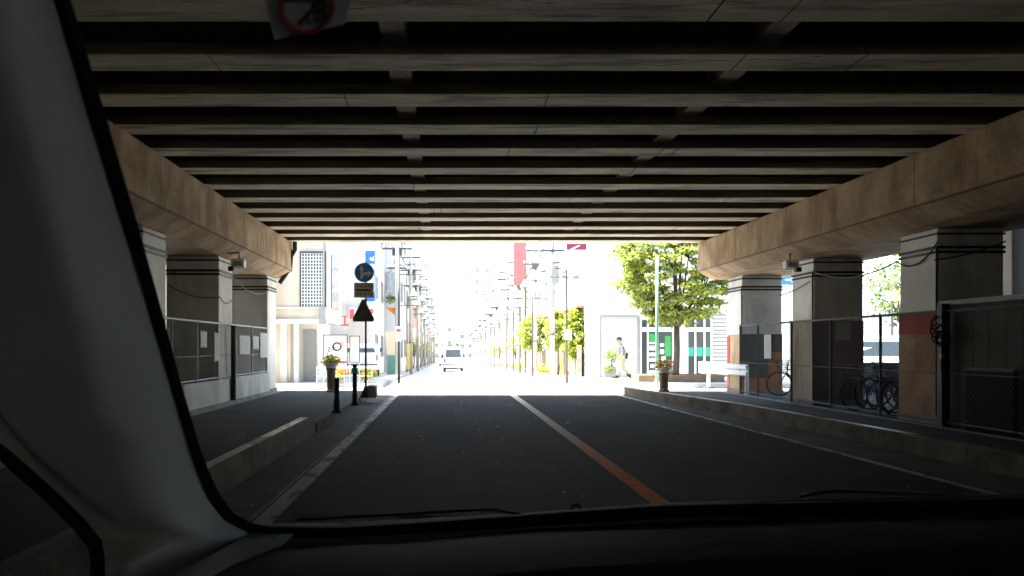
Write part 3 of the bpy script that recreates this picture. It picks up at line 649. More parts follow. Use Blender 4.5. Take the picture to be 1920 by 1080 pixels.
for i,(x,y) in enumerate([(5.75,47),(5.8,53),(5.7,62),(5.8,70),(5.8,80),(5.8,92)]):
    shrub((x,y,zg(y)+.35), .5+.03*i, 'low lime shrub by the right kerb, %s from the junction' % ['first','second','third','fourth','fifth','sixth'][i], [M['leafY'],M['petalY'],M['leafA']])
shrub((24.5,40,.7), 1.0, 'dark hedge clump seen between the right pillars', [M['leafC'],M['leafA']], 700, 'hedges seen between the right pillars')
shrub((27,41,.8), 1.0, 'hedge clump beside the near right pillar opening', [M['leafC'],M['leafY']], 700, 'hedges seen between the right pillars')
t = thing('potted_shrub', 'yellow green shrub in a stone trough by the white shutter', 'potted plant', (7.2,35.0,.15))
MB().box(6.85,7.55,34.8,35.2,.15,.48).build('trough', M['block'], t, bev=.03)
b = MB(); leaves(b, (7.1,35,.55), .3, 140, .14, .6, 2, 0, (1.1,.8,.5)); leaves(b, (7.25,35,1.15), .45, 140, .14, .6, 2, 0, (1,.7,.8)); b.build('foliage', [M['leafY'],M['leafA']], t, fix=False)
MB().tube([(7.2,35,.4),(7.22,35,1.1)], .02, 6).build('stem', M['bark'], t)

# ------------------------------------------------------------------ buildings
WM = {}
def window_mesh(w, h, face):
    k = (round(w,2), round(h,2), face)
    if k in WM: return WM[k]
    b = MB(); f = .06
    def bx(u0,u1,z0,z1,d0,d1):
        if face == 'front': b.box(u0,u1,-d1,-d0,z0,z1)
        elif face == 'left': b.box(-d1,-d0,u0,u1,z0,z1)
        else: b.box(d0,d1,u0,u1,z0,z1)
    bx(-w/2+f,w/2-f,f,h-f,.002,.012)
    b.mi = 1
    bx(-w/2,w/2,0,f,.002,.05); bx(-w/2,w/2,h-f,h,.002,.05); bx(-w/2,-w/2+f,f,h-f,.002,.05); bx(w/2-f,w/2,f,h-f,.002,.05); bx(-.02,.02,f,h-f,.013,.04)
    o = b.build('window', [M['glassP'], M['galv']]); WM[k] = o.data; bpy.data.objects.remove(o); return WM[k]
def put_window(t, x, y, z, w, h, face):
    o = bpy.data.objects.new('window', window_mesh(w,h,face)); COL.objects.link(o); o.parent = t; o.location = Vector((x,y,z))-ORG[t.name]; return o
def building(label, x0, x1, y0, y1, h, m, street, floors=3, wf=1.3, ws=1.6, roofm=None, name='building', front=True, side=True, z_first=1.0, balcony=False):
    zb = zg(y1)-.2; t = thing(name, label, 'building', ((x0+x1)/2, y0, zb), 'buildings along the street')
    MB().box(x0,x1,y0,y1,zb,h).build('wall', m, t)
    MB().box(x0-.08,x1+.08,y0-.08,y1+.08,h,h+.35).build('parapet', roofm or M['grey_wall'], t)
    fh = (h-zg(y0))/floors
    for fl in range(floors):
        z = zg(y0)+fl*fh+z_first
        if front:
            n = max(1, int((x1-x0)/2.6))
            for i in range(n): put_window(t, x0+(i+.5)*(x1-x0)/n, y0, z, wf, 1.3, 'front')
        if side:
            n = max(1, int((y1-y0)/3.2))
            for i in range(n): put_window(t, x1 if street > 0 else x0, y0+(i+.5)*(y1-y0)/n, z, ws, 1.3, 'right' if street > 0 else 'left')
        if balcony and fl:
            xs_ = x1 if street > 0 else x0
            MB().box(xs_, xs_+street*.8, y0+.4, y1-.4, z-.9, z-.78).build('balcony', M['grey_wall'], t)
            MB().box(xs_+street*.74, xs_+street*.8, y0+.4, y1-.4, z-.78, z-.05).build('balcony_rail', M['galv'], t)
    return t
# left corner building with the glass-block window
t = thing('building', 'beige corner building with a tall glass block window over a recessed entrance', 'building', (-6,30,0), 'buildings along the street')
w = MB(); w.box(-14,-4.52,30,34.2,2.42,9.5); w.build('upper_wall', M['beige'], t)
MB().box(-14,-5.9,30.15,34.2,0,2.42).build('ground_wall', M['beige'], t)
MB().box(-5.9,-5.0,31.0,34.2,0,2.42).build('entrance_wall', M['offwhite'], t)
MB().box(-5.55,-5.05,30.95,31.0-.003,.15,2.15).build('door', M['galv'], t); 
MB().box(-5.75,-5.60,30.05,30.3,.15,2.42).build('column', M['offwhite'], t); MB().box(-6.25,-6.02,30.02,30.149,.15,2.42).build('column', M['offwhite'], t)
MB().box(-6.6,-4.44,29.85,30-.003,2.36,2.52).build('canopy_edge', M['offwhite'], t); MB().box(-14,-4.46,29.92,30-.003,3.02-.1,3.02-.04).build('string_course', M['offwhite'], t)
wx0, wx1, wz0, wz1 = -5.44,-4.58,3.0,5.0
g = MB().box(wx0,wx1,29.97,29.999,wz0,wz1).build('glass_block_window', M['glass_block'], t)
b = MB()
for i in range(9): x = wx0+(wx1-wx0)*i/8; b.box(x-.013,x+.013,29.945,29.969,wz0,wz1)
for i in range(17): z = wz0+(wz1-wz0)*i/16; b.box(wx0,wx1,29.949,29.968,z-.013,z+.013)
b.build('glazing_bars', M['white'], g)
b = MB(); b.box(wx0-.07,wx1+.07,29.93,29.968,wz1,wz1+.07); b.box(wx0-.07,wx1+.07,29.93,29.968,wz0-.07,wz0); b.box(wx0-.07,wx0-.013,29.93,29.968,wz0,wz1); b.box(wx1+.013,wx1+.07,29.93,29.968,wz0,wz1); b.build('window_frame', M['dgrey'], g)
MB().box(-4.519,-4.49,31.2,33.2,3.0,5.1).build('side_window', M['glass'], t)
MB().tube([(-4.6,29.93,2.5),(-4.6,29.93,9)], .04, 6).build('downpipe', M['galv'], t)
MB().box(-4.75,-4.5,29.6,29.9,2.35,2.95).build('meter_box', M['galv'], t); 
building('pink brick building just left of the beige corner building', -20,-6.2,34.4,44,7.5,M['pink_wall'],1,2)
tag(MB().box(-6.75,-6.42,29.55,29.8,.15,5.5).build('brick_pier', M['pink_wall']), 'striped pinkish pier beside the far left pillar', 'pier')
L = [(-12,-3.9,42,49.7,9.5,'offwhite',3,'white house with the blue blade sign on the left of the street'),
     (-12,-2.95,50,57.5,10.5,'grey_wall',3,'pale grey building with a shuttered upper window on the left'),
     (-13,-3.3,58,67,8,'offwhite',3,'low off-white building after the pale grey one on the left'),
     (-13,-3.1,67.5,78,9.5,'beige',3,'beige building fourth down the left side'),
     (-13,-3.4,78.5,90,9,'grey_wall',3,'grey building fifth down the left side'),
     (-14,-3.2,90.5,104,10,'offwhite',3,'white block sixth down the left side'),
     (-14,-3.5,105,122,9,'beige',3,'beige block seventh down the left side'),
     (-15,-3.3,123,145,12,'grey_wall',4,'tall grey block eighth down the left side'),
     (-15,-3.6,146,175,11,'offwhite',4,'long pale block ninth down the left side'),
     (-16,-3.5,176,215,13,'beige',4,'tallest beige block, last on the left side')]
for i,(x0,x1,y0,y1,h,m,fl,lb) in enumerate(L): building(lb,x0,x1,y0,y1,h,M[m],1,fl,balcony=False,front=i>1)
Rr = [(6.6,16,54.5,65,9.5,'offwhite',3,'building with the faded red billboard on the right of the street'),
      (6.5,16,65.5,76,8,'beige',3,'low beige building third down the right side'),
      (6.7,16,76.5,88,9,'grey_wall',3,'grey building fourth down the right side'),
      (6.6,16,88.5,101,9,'offwhite',3,'white building fifth down the right side'),
      (6.8,17,102,118,11,'beige',4,'tall beige block sixth down the right side'),
      (6.6,17,119,140,10,'offwhite',4,'white block seventh down the right side'),
      (6.8,18,141,170,13,'grey_wall',4,'tall grey block eighth down the right side'),
      (6.7,18,171,215,12,'beige',4,'long beige block last on the right side')]
for i,(x0,x1,y0,y1,h,m,fl,lb) in enumerate(Rr): building(lb,x0,x1,y0,y1,h,M[m],-1,fl,balcony=False)
building('pale apartment tower with balconies closing the far end of the street', 8,14,250,262,27,M['grey_wall'],-1,9,balcony=True,name='apartment_tower')
building('white tower left of centre at the far end of the street', -22,-9,262,275,24,M['offwhite'],1,8,name='apartment_tower')
for i,(x0,x1,y,h,m,lb) in enumerate([(-9,-2,285,8,'offwhite','low white house at the very end of the street, left'),(-1.5,3.5,300,11,'grey_wall','narrow grey building at the very end of the street, middle'),(4,10,290,7,'beige','low beige house at the very end of the street, right')]):
    building(lb, x0, x1, y, y+10, h, M[m], 1, 3)
tree('distant_tree', 'round tree at the far end of the street in front of the last houses', (2.5,270,-3.3), 6, 2, 3, 14, 700, .6, [M['leafA'],M['leafC']], tr=.2, flat=.6)
# shop block on the right
t = thing('shop', 'white shop building with a roller shutter and glazed green shop front behind the tree', 'shop', (9,36,0), 'buildings along the street')
YS = 36.0
def sx(px): return (px-VX)*YS/F
def sz(py): return H+(VY-py)*YS/F
MB().box(6.35,sx(1362),YS+.02,53.5,-.5,9.5).build('wall', M['offwhite'], t)
MB().box(sx(1103),sx(1124),YS-.06,YS+.018,.15,sz(590)).build('tiled_pier', stripes(mat('tile_pier',(.6,.6,.6),.6,.08,1),2,.3,.03,(.35,.35,.35)), t)
MB().box(sx(1126),sx(1195),YS-.01,YS+.018,.15,sz(595)).build('roller_shutter', M['shutter'], t)
b = MB(); b.box(sx(1124),sx(1126),YS-.05,YS+.018,.15,sz(592)); b.box(sx(1195),sx(1198),YS-.05,YS+.018,.15,sz(592)); b.box(sx(1126),sx(1195),YS-.05,YS+.018,sz(595),sz(591)); b.build('shutter_frame', M['galv'], t)
MB().box(sx(1200),sx(1262),YS-.02,YS+.018,.2,sz(600)).build('dark_glazing', M['glass'], t)
MB().box(sx(1288),sx(1333),YS-.02,YS+.018,.2,sz(592)).build('glazing', M['glass'], t)
b = MB()
for px in (1201,1214,1261,1288,1303,1320,1333): b.box(sx(px)-.035,sx(px)+.035,YS-.08,YS-.021,.2,sz(592))
b.box(sx(1262),sx(1288),YS-.08,YS+.018,.15,sz(592)); b.box(sx(1200),sx(1334),YS-.3,YS-.081,sz(622),sz(614)); b.build('mullion', M['white'], t)
b = MB(); b.box(sx(1290),sx(1332),YS-.028,YS-.022,sz(668),sz(651)); b.build('teal_band', M['teal'], t)
MB().box(sx(1217),sx(1234),YS-.028,YS-.022,sz(640),sz(626)).build('green_poster', M['green'], t)
MB().box(sx(1246),sx(1257),YS-.05,YS-.022,sz(668),sz(630)).build('green_banner', M['green'], t)
b = MB()
for (a,c,d,e) in ((1217,1232,645,641),(1217,1232,657,648),(1217,1232,668,661),(1217,1232,678,671),(1219,1232,690,682),(1217,1234,702,694),(1237,1245,650,644),(1237,1245,664,655),(1240,1248,688,668)): b.box(sx(a),sx(c),YS-.03,YS-.022,sz(d),sz(e))
b.build('white_posters', M['paper'], t)
MB().box(sx(1330.9)+.07,sx(1362),YS-.05,YS+.018,.15,sz(585)).build('grey_siding', M['siding'], t)
for y in (39,43,47,51):
    put_window(t, 6.35, y, 4.3, 1.6, 1.3, 'left')
MB().box(6.0,6.35-.003,37,53,3.3,3.4).build('side_canopy', M['pinkred'], t)
b = MB(); b.box(6.3,6.349,37.5,41,5.0,6.2); b.build('side_sign', M['paper'], t)
# brown slat wall
t = thing('slat_wall', 'brown slatted boundary wall behind the small street trees', 'wall', (6.1,37,0))
b = MB(); b.grid([[(6.05,y,zg(y)),(6.05,y,zg(y)+1.5)] for y in range(37,55)]); b.grid([[(6.12,y,zg(y)),(6.12,y,zg(y)+1.5)] for y in range(37,55)]); b.build('slats', M['brown_wall'], t)
for y in (36.9,40.5,45,49.5,54): MB().box(6.0,6.2,y-.1,y+.1,zg(y),zg(y)+1.62).build('pier', M['block'], t)
# billboard etc.
t = thing('billboard', 'faded red rooftop billboard with a cream lower half on the right', 'billboard', (6.2,54,6))
a, c = P(963,456,54.3), P(987,535,54.3)
MB().box(a.x,a.x+.8,54.1,54.25,c.z,a.z+.5).build('red_panel', plain('faded_billboard',(.55,.12,.12),.7), t)
b = MB(); b.prism([(a.x+.83,a.z+.6),(c.x+1.1,a.z+.6),(c.x+.5,c.z+1.6),(a.x+.83,c.z+1.0)],54.1,54.25,'xz'); b.build('cream_panel', M['beige'], t)
MB().tube([(a.x+.81,54.35,zg(54)),(a.x+.81,54.35,a.z+.7)], .06, 8).build('mast', M['dgrey'], t)
M['s_red'] = plain('washout_red_sign',(.72,.40,.36),.6); M['s_yellow'] = plain('washout_yellow_sign',(.75,.66,.35),.6); M['s_blue'] = plain('washout_blue_sign',(.40,.52,.68),.6); M['s_teal'] = plain('washout_green_sign',(.42,.66,.55),.6); M['s_white'] = M['white']  # pastel sign colours stand in for glare washing out the far street
def blade(x, y, z0, z1, w, m, label, emblem=None, d=.12):
    t = thing('blade_sign', label, 'sign', (x,y,z0), 'projecting shop signs')
    MB().box(x-w/2,x+w/2,y,y+d,z0,z1).build('panel', M[m], t)
    b = MB(); s = 1 if x < 0 else -1
    for z in (z0+.2,z1-.2): b.box(x-s*w/2, x-s*(w/2+.35), y+.04, y+.08, z-.02, z+.02)
    b.build('bracket', M['galv'], t); return t
a, c = P(685,470,40), P(703,565,40)
t = blade((a.x+c.x)/2,40,c.z,a.z,c.x-a.x,'blue','tall blue blade sign with a white bird emblem behind the round traffic sign')
b = MB(); y_ = 39.997; bx_, bz_ = P(697,485,40).x, P(697,485,40).z
b.prism([(bx_-.11,bz_+.02),(bx_-.05,bz_+.10),(bx_-.03,bz_+.02),(bx_+.03,bz_+.05),(bx_+.13,bz_+.14),(bx_+.08,bz_-.02),(bx_+.14,bz_-.08),(bx_+.02,bz_-.12),(bx_-.08,bz_-.07)], y_-.01, y_, 'xz'); b.build('bird_emblem', M['white'], t)
MB().box(a.x+.03,c.x-.03,39.985,39.997,P(0,548,40).z,P(0,495,40).z).build('white_field', M['white'], t)
sg = [(-2.9,57,3.2,4.6,.5,'white'),(-2.7,66,3.0,5.0,.6,'red'),(-2.7,74,3.5,6.0,.6,'yellow'),(-2.8,84,3,4.2,.7,'white'),(-2.7,97,3,6,.8,'blue'),(-2.7,112,3,6.5,.8,'red'),(-2.7,130,3,7,.9,'white'),
      (6.1,60,3.0,4.4,.6,'white'),(6.0,71,3.0,5.5,.6,'teal'),(6.1,82,3.2,5.0,.7,'red'),(6.1,94,3,6,.8,'yellow'),(6.2,110,3,6.5,.8,'blue'),(6.1,128,3,7,.9,'white')]
for i,(x,y,z0,z1,w_,m) in enumerate(sg): blade(x,y,z0,z1,w_*.8,'s_'+m,'%s projecting shop sign, %s down the %s side of the street' % (m, ['first','second','third','fourth','fifth','sixth','seventh'][i if i<7 else i-7], 'left' if x<0 else 'right'))
# red and pink wall signs, awning, window unit, planter greens on the left house
t = thing('wall_sign', 'pink and white shop sign behind the triangular traffic sign', 'sign', (-4.6,41.9,3))
a, c = P(655,577,41.7), P(700,600,41.7)
MB().box(a.x,c.x,41.6,41.7,c.z,a.z).build('panel', M['white'], t)
b = MB()
for (pa,pb,ya,yb_) in ((656,664,598,580),(690,700,588,579),(691,700,598,592)): b.box(P(pa,0,41.6).x,P(pb,0,41.6).x,41.585,41.598,P(0,ya,41.6).z,P(0,yb_,41.6).z)
b.build('red_marks', M['pinkred'], t)
t = thing('wall_sign', 'small pink character sign above the white notice boards', 'sign', P(646,603,40))
b = MB(); b.box(P(641,0,40).x,P(651,0,40).x,40,40.04,P(0,594,40).z,P(0,592,40).z); b.box(P(637,0,40).x,P(654,0,40).x,40,40.04,P(0,611,40).z,P(0,608,40).z); b.box(P(645,0,40).x,P(648,0,40).x,40,40.04,P(0,608,40).z,P(0,594,40).z); b.build('characters', M['pinkred'], t)
t = thing('shutter_window', 'grey louvred upper window on the pale grey building', 'window', P(735,528,49.9))
a, c = P(726,511,49.9), P(744,545,49.9)
MB().box(a.x,c.x,49.86,49.99,c.z,a.z).build('louvre', stripes(mat('louvre_grey',(.3,.32,.35),.6,.1,2),0,.12,.02,(.15,.16,.18)), t); MB().box(a.x-.06,c.x+.06,49.8,49.99,c.z-.07,c.z).build('sill', M['grey_wall'], t)
shrub(P(735,560,49.3), .5, 'green plants in the window box under the louvred window', [M['leafA'],M['leafC']], 260, 'balcony plants on the left')
shrub(P(765,578,60), .6, 'balcony greenery beside the left utility pole', [M['leafY'],M['leafA']], 200, 'balcony plants on the left')
t = thing('awning', 'orange and grey sloping awning beside the left utility pole', 'awning', P(735,580,45))
a = P(723,577,45); b = MB(); b.prism([(a.x,a.z),(a.x+.65,a.z),(a.x+.62,a.z-.5)], 44.6, 45.4, 'xz'); b.build('canopy', M['orange_board'], t); MB().box(a.x+.6,a.x+.66,44.5,45.4,zg(45),a.z-.02).build('post', M['dgrey'], t)
t = thing('yellow_banner', 'tall yellow banner stand at the left kerb', 'banner', (-2.35,47,zg(47)))
a, c = P(763,645,47), P(769,692,47); MB().box(a.x,c.x,46.98,47.02,c.z,a.z).build('cloth', M['yellow'], t); MB().tube([(a.x-.03,47,zg(47)),(a.x-.03,47,a.z+.1)], .02, 6).build('pole', M['galv'], t)
t = thing('recycling_bin', 'green recycling bin by the left wall', 'bin', P(736,690,43)); a, c = P(726,668,43), P(747,690,43)
MB().box(a.x,c.x,42.9,43.3,zg(43)+.15,a.z).build('body', plain('bin_green',(.10,.26,.2),.6), t, bev=.03); MB().box(a.x-.03,c.x+.03,42.86,43.34,a.z,a.z+.08).build('lid', M['galv'], t, bev=.02)
t = thing('peach_shutter', 'peach coloured shop blind above the green bin', 'blind', P(736,640,41.9)); a, c = P(722,622,41.9), P(745,664,41.9)
b = MB(); b.prism([(a.x,a.z),(c.x,a.z),(c.x+.05,(a.z+c.z)/2),(c.x-.1,c.z),(a.x+.15,c.z)],41.7,41.75,'xz'); b.build('cloth', plain('peach_cloth',(.7,.5,.35),.8), t)
# notice boards at the left corner
Y = 27.5
t = thing('notice_board', 'wide white notice board with a red stripe on two legs', 'notice board', P(628,705,Y))
a, c = P(608,629,Y), P(650,686,Y)
pn = MB().box(a.x,c.x,Y-.02,Y+.02,c.z,a.z).build('panel', M['white'], t)
b = MB(); f = .03; b.box(a.x-f,a.x,Y-.03,Y+.03,c.z-.02,a.z+f); b.box(c.x,c.x+f,Y-.03,Y+.03,c.z-.02,a.z+f); b.box(a.x,c.x,Y-.03,Y+.03,a.z,a.z+f); b.build('frame', M['dgrey'], t)
for x in (a.x-f/2,c.x+f/2): MB().tube([(x,Y,.1),(x,Y,c.z)], .02, 6).build('leg', M['galv'], t)
MB().box(a.x+.01,c.x-.01,Y-.026,Y-.021,P(0,681,Y).z,P(0,677,Y).z).build('red_stripe', M['red'], pn)
def text(s, x, z, y, size, m, par, name='lettering', bold=0):
    cu = bpy.data.curves.new('txt','FONT'); cu.body = s; cu.size = size; cu.extrude = .002; cu.offset = bold; cu.align_x = 'CENTER'; cu.align_y = 'CENTER'
    ob = bpy.data.objects.new('txt', cu); COL.objects.link(ob); bpy.context.view_layer.update()
    me = bpy.data.meshes.new_from_object(ob.evaluated_get(bpy.context.evaluated_depsgraph_get())); bpy.data.objects.remove(ob)
    o = bpy.data.objects.new(name, me); COL.objects.link(o); me.materials.clear(); me.materials.append(m); o.parent = par
    o.location = Vector((x,y,z))-ORG[par.name]; o.rotation_euler = (R(90),0,0); return o
q = P(623,654,Y); text('z=', q.x-.02, q.z, Y-.024, .32, M['ink'], pn)
q = P(632,651,Y); text('O', q.x, q.z, Y-.024, .42, M['ink'], pn, bold=.006)
q = P(640.5,646.5,Y); b = MB(); b.ring((q.x,Y-.025,q.z+.02), .055, .012, 'y', 12, 4); b.box(q.x-.08,q.x-.01,Y-.027,Y-.021,q.z-.07,q.z-.05); b.build('red_mark', M['red'], pn)
t = thing('notice_board', 'narrow cream notice board right of the wide one', 'notice board', P(665,705,Y+1)); Y2 = Y+1
a, c = P(657,631,Y2), P(673,678,Y2)
MB().box(a.x,c.x,Y2-.02,Y2+.02,c.z,a.z).build('panel', plain('cream_board',(.62,.58,.46),.7), t)
b = MB(); b.box(a.x-f,a.x,Y2-.03,Y2+.03,c.z-.02,a.z+f); b.box(c.x,c.x+f,Y2-.03,Y2+.03,c.z-.02,a.z+f); b.box(a.x,c.x,Y2-.03,Y2+.03,a.z,a.z+f); b.box(a.x,c.x,Y2-.03,Y2+.03,c.z-.02,c.z); b.build('frame', M['dgrey'], t)
for x in (a.x-f/2,c.x+f/2): MB().tube([(x,Y2,.1),(x,Y2,c.z)], .02, 6).build('leg', M['galv'], t)
# barrier with orange/green stripes behind the bollards
t = thing('pedestrian_barrier', 'low pipe barrier with an orange striped board at the left corner', 'barrier', (-3.6,28.9,.1))
b = MB(); b.tube([(-4.7,28.9,.75),(-2.7,28.9,.75)], .025, 6); b.tube([(-4.7,28.9,.45),(-2.7,28.9,.45)], .02, 6); b.build('rail', M['white'], t)
for x in (-4.7,-3.7,-2.7): MB().tube([(x,28.9,0),(x,28.9,.78)], .025, 6).build('post', M['galv'], t)
b = MB(); b.box(-3.9,-3.2,28.86,28.875,.56,.68); b.build('board', M['orange_board'], t)
shrub((-4.0,29.6,.55), .4, 'yellow flowering bush by the pipe barrier, nearer the beige building', [M['petalY'],M['leafY']], 240, 'yellow bushes at the left corner')
shrub((-2.95,29.9,.5), .4, 'yellow flowering bush by the pipe barrier, nearer the sign post', [M['petalY'],M['leafY']], 240, 'yellow bushes at the left corner')

# things seen between the right pillars
tag(MB().box(11.9,16.5,24.0,24.2,.1,1.02).build('low_wall', M['dgrey']), 'dark low wall behind the parked bicycles', 'wall')
t = thing('direction_sign', 'blue direction sign with a white arrow seen between the right pillars', 'traffic sign', (17.1,40,.1))
a, c = P(1462,516,40), P(1494,534,40)
MB().box(a.x,c.x,39.95,40,c.z,a.z).build('panel', M['blue'], t)
cx, cz = (a.x+c.x)/2+.12, (a.z+c.z)/2; b = MB(); b.prism([(cx-.3,cz-.04),(cx,cz-.04),(cx,cz-.13),(cx+.2,cz),(cx,cz+.13),(cx,cz+.04),(cx-.3,cz+.04)],39.93,39.948,'xz'); b.build('arrow', M['white'], t)
MB().tube([(cx,40.1,.1),(cx,40.1,a.z)], .06, 8).build('pole', M['galv'], t)
building('cream building with dark windows seen between the far and middle right pillars', 15.9,23.7,46,56,11,M['offwhite'],-1,4,side=False)
building('white warehouse seen between the middle and near right pillars', 25.5,45,54,66,5.4,M['white'],-1,1,front=False,side=False,name='warehouse')
t = thing('street_sign', 'beige board sign in front of the tree between the right pillars', 'sign', P(1671,640,38)); a, c = P(1661,545,38), P(1686,564,38)
MB().box(a.x,c.x,37.95,38,c.z,a.z).build('board', M['tan_board'], t); MB().tube([((a.x+c.x)/2,38.05,.1),((a.x+c.x)/2,38.05,a.z)], .05, 8).build('pole', M['dgrey'], t)
t = thing('garden_fence', 'white mesh fence beyond the bicycles', 'fence', (22,36,.15))
b = MB()
for i in range(60): b.tube([(18+i*.22,36,.15),(18+i*.22,36,2.0)], .015, 4)
for z in (.3,1.1,1.95): b.tube([(18,36,z),(31.2,36,z)], .025, 4)
b.build('bars', M['white'], t); MB().box(18,31.2,36.03,36.1,.15,1.0).build('base_wall', M['block'], t)

# ------------------------------------------------------------------ utility poles, lamps, wires
def lamp_post(label, x, y):
    z0 = zg(y); t = thing('street_lamp', label, 'street lamp', (0,0,0), 'street lamps with pyramid shades')
    MB().tube([(0,0,-.1),(0,0,3.2),(0,0,5.25)], [.05,.042,.035], 8).build('pole', M['steel_brown'], t, smooth=True)
    MB().tube([(0,0,0),(0,0,.5)], .075, 8).build('foot', M['steel_brown'], t)
    for (xa,zz,xb) in ((-.95,4.32,.8),(-.42,4.66,0)):
        MB().tube([(xa,0,zz),(xb,0,zz)], .028, 6).build('arm', M['steel_brown'], t)
        MB().tube([(xa,0,zz),(xa,0,zz+.28)], .02, 6).build('stem', M['steel_brown'], t)
        MB().lathe([(.25,zz+.26),(.25,zz+.30),(.05,zz+.66),(.02,zz+.68)], (xa,0,0), 8).build('lamp_shade', M['white'], t)
        MB().lathe([(.10,zz+.20),(.2,zz+.26)], (xa,0,0), 8).build('lamp_fitting', M['dgrey'], t)
    t.location = (x,y,z0); return t
lp = lamp_post('nearest street lamp with pyramid shades, by the small trees on the right', 4.85, 32.4)
od = ['second','third','fourth','fifth','sixth','seventh','eighth','ninth','tenth','eleventh','twelfth','thirteenth','fourteenth']
for i,(x,y) in enumerate([(4.7,44),(4.75,52),(5.0,60),(5.1,68),(5.1,77),(5.1,86),(5.2,96),(5.2,107),(5.2,119),(5.2,132),(5.2,148)]): dup(lp, (x,y,zg(y)), 0, '%s street lamp with pyramid shades down the right kerb' % od[i])
for i,(x,y) in enumerate([(-2.5,50),(-2.6,60),(-2.6,69),(-2.6,79),(-2.7,90),(-2.7,102),(-2.7,115),(-2.7,130),(-2.7,147)]): dup(lp, (x,y,zg(y)), math.pi, '%s street lamp with pyramid shades down the left kerb' % (['first']+od)[i])
t = thing('round_sign', 'small white sign with a red mark strapped to the nearest lamp post', 'sign', P(1065,627,32.3)); a, c = P(1058,618,32.3), P(1072,637,32.3)
MB().box(a.x,c.x,32.27,32.29,c.z,a.z).build('plate', M['white'], t); b = MB(); q = P(1065,629,32.26); b.ring(q, .07, .015, 'y', 12, 4); b.build('red_ring', M['red'], t)
t = thing('banner_sign', 'dark red banner sign on top of the nearest lamp post', 'sign', P(1080,463,32.3)); a, c = P(1062,457,32.3), P(1100,469,32.3)
MB().box(a.x,c.x,32.25,32.3,c.z,a.z).build('panel', plain('maroon',(.25,.03,.07),.5), t); b = MB(); b.prism([(a.x+.15,c.z+.04),(a.x+.5,c.z+.20),(a.x+.55,c.z+.16),(a.x+.2,c.z)],32.235,32.249,'xz'); b.build('white_mark', M['white'], t)
# thin left pole with arms
t = thing('bracket_pole', 'dark steel pole with side brackets at the left kerb', 'pole', P(748,714,32.0))
x = P(748,0,32).x
MB().tube([(x,32,.05),(x,32,P(0,478,32).z)], [.055,.045], 8).build('shaft', M['dgrey'], t, smooth=True)
for (py_,pb) in ((482,775),(497,770),(515,798)): z = P(0,py_,32).z; MB().tube([(x,32,z),(P(pb,0,32).x,32,z)], .022, 6).build('bracket', M['steel_brown'], t)
MB().box(x-.14,x+.12,31.9,31.95,P(0,640,32).z,P(0,612,32).z).build('plate', M['white'], t); MB().box(x-.09,x+.08,31.885,31.898,P(0,622,32).z,P(0,617,32).z).build('red_mark', M['red'], t)
def upole(label):
    t = thing('utility_pole', label, 'utility pole', (0,0,0), 'utility poles with crossarms')
    MB().tube([(0,0,-.2),(0,0,11)], [.125,.085], 10).build('shaft', M['concrete_pole'], t, smooth=True)
    for z,w_ in ((10.4,.9),(9.6,.9),(8.4,.8),(7.4,.6),(6.6,.75),(5.6,.5)):
        c_ = MB().box(-w_,w_,-.16,-.09,z,z+.09).build('crossarm', M['dgrey'], t)
        b = MB()
        for k in (-1,-.5,.5,1): b.lathe([(.04,z+.09),(.055,z+.14),(.03,z+.16),(.05,z+.2),(.02,z+.24)], (k*w_*.92,-.12,0), 8)
        b.build('insulator', M['white'], c_)
    MB().lathe([(.18,8.6),(.2,8.65),(.2,9.2),(.17,9.28)], (.38,0,0), 12).build('transformer', M['grey_wall'], t, smooth=True)
    MB().box(-.25,.25,-.32,-.16,6.3,6.7).build('junction_box', M['dgrey'], t)
    for z in (2.0,): MB().tube([(0,0,z),(0,0,z+.02)], .2, 10).build('strap', M['dgrey'], t)
    MB().box(.0,.28,-.2,-.17,4.2,5.0).build('plate', M['galv'], t)
    return t
up0 = upole('pale concrete utility pole nearest on the right beside the lamp post'); up0.location = (4.55,34.6,zg(34.6))
PR = [(4.55,34.6),(5.3,48),(5.5,62),(5.6,75),(5.6,88),(5.6,102),(5.6,118),(5.7,136),(5.7,156),(5.7,180)]; PL = [(-2.55,41),(-2.3,51),(-2.3,63),(-2.4,75),(-2.4,87),(-2.4,100),(-2.5,115),(-2.5,132),(-2.5,150),(-2.6,170)]
for i,(x,y) in enumerate(PR[1:]): dup(up0, (x,y,zg(y)), R(rnd.uniform(-8,8)), '%s utility pole down the right side' % od[i])
for i,(x,y) in enumerate(PL): dup(up0, (x,y,zg(y)), R(180+rnd.uniform(-8,8)), '%s utility pole down the left side' % (['first']+od)[i])
for side, PP in (('right',PR),('left',PL)):
    for i,(A,B) in enumerate(zip(PP,PP[1:])):
        for dx,z,k in ((-.8,10.6,'outermost high'),(.8,10.6,'inner high'),(-.5,8.55,'middle'),(0,7.0,'thick low')):
            cable([(A[0]+dx,A[1]-.1,zg(A[1])+z),(B[0]+dx,B[1]-.1,zg(B[1])+z)], .5, .022 if z>7.5 else .04, '%s wire of span %d between the %s side utility poles' % (k, i+1, side), 8, 'dgrey', 'cable', 'overhead wires along the street', 'overhead_wire')
for i,(a_,b_,lb) in enumerate([((4.55,34.6,7.2),(-2.55,41,7.4),'nearest wire crossing the street'),((5.5,62,7.4),(-2.3,63,7.4),'second wire crossing the street'),((5.6,88,7.2),(-2.4,87,7.2),'third wire crossing the street'),((4.55,34.6,6.4),(6.4,38,5.6),'drop wire from the nearest pole to the white shop'),((-2.55,41,6.4),(-3.4,46,5.8),'drop wire to the white house'),((-2.55,41,7.4),(-4.6,31,6.6),'wire to the beige corner building')]):
    cable([a_,b_], .35, .02, lb, 8, 'dgrey', 'cable', 'wires crossing the street', 'overhead_wire')
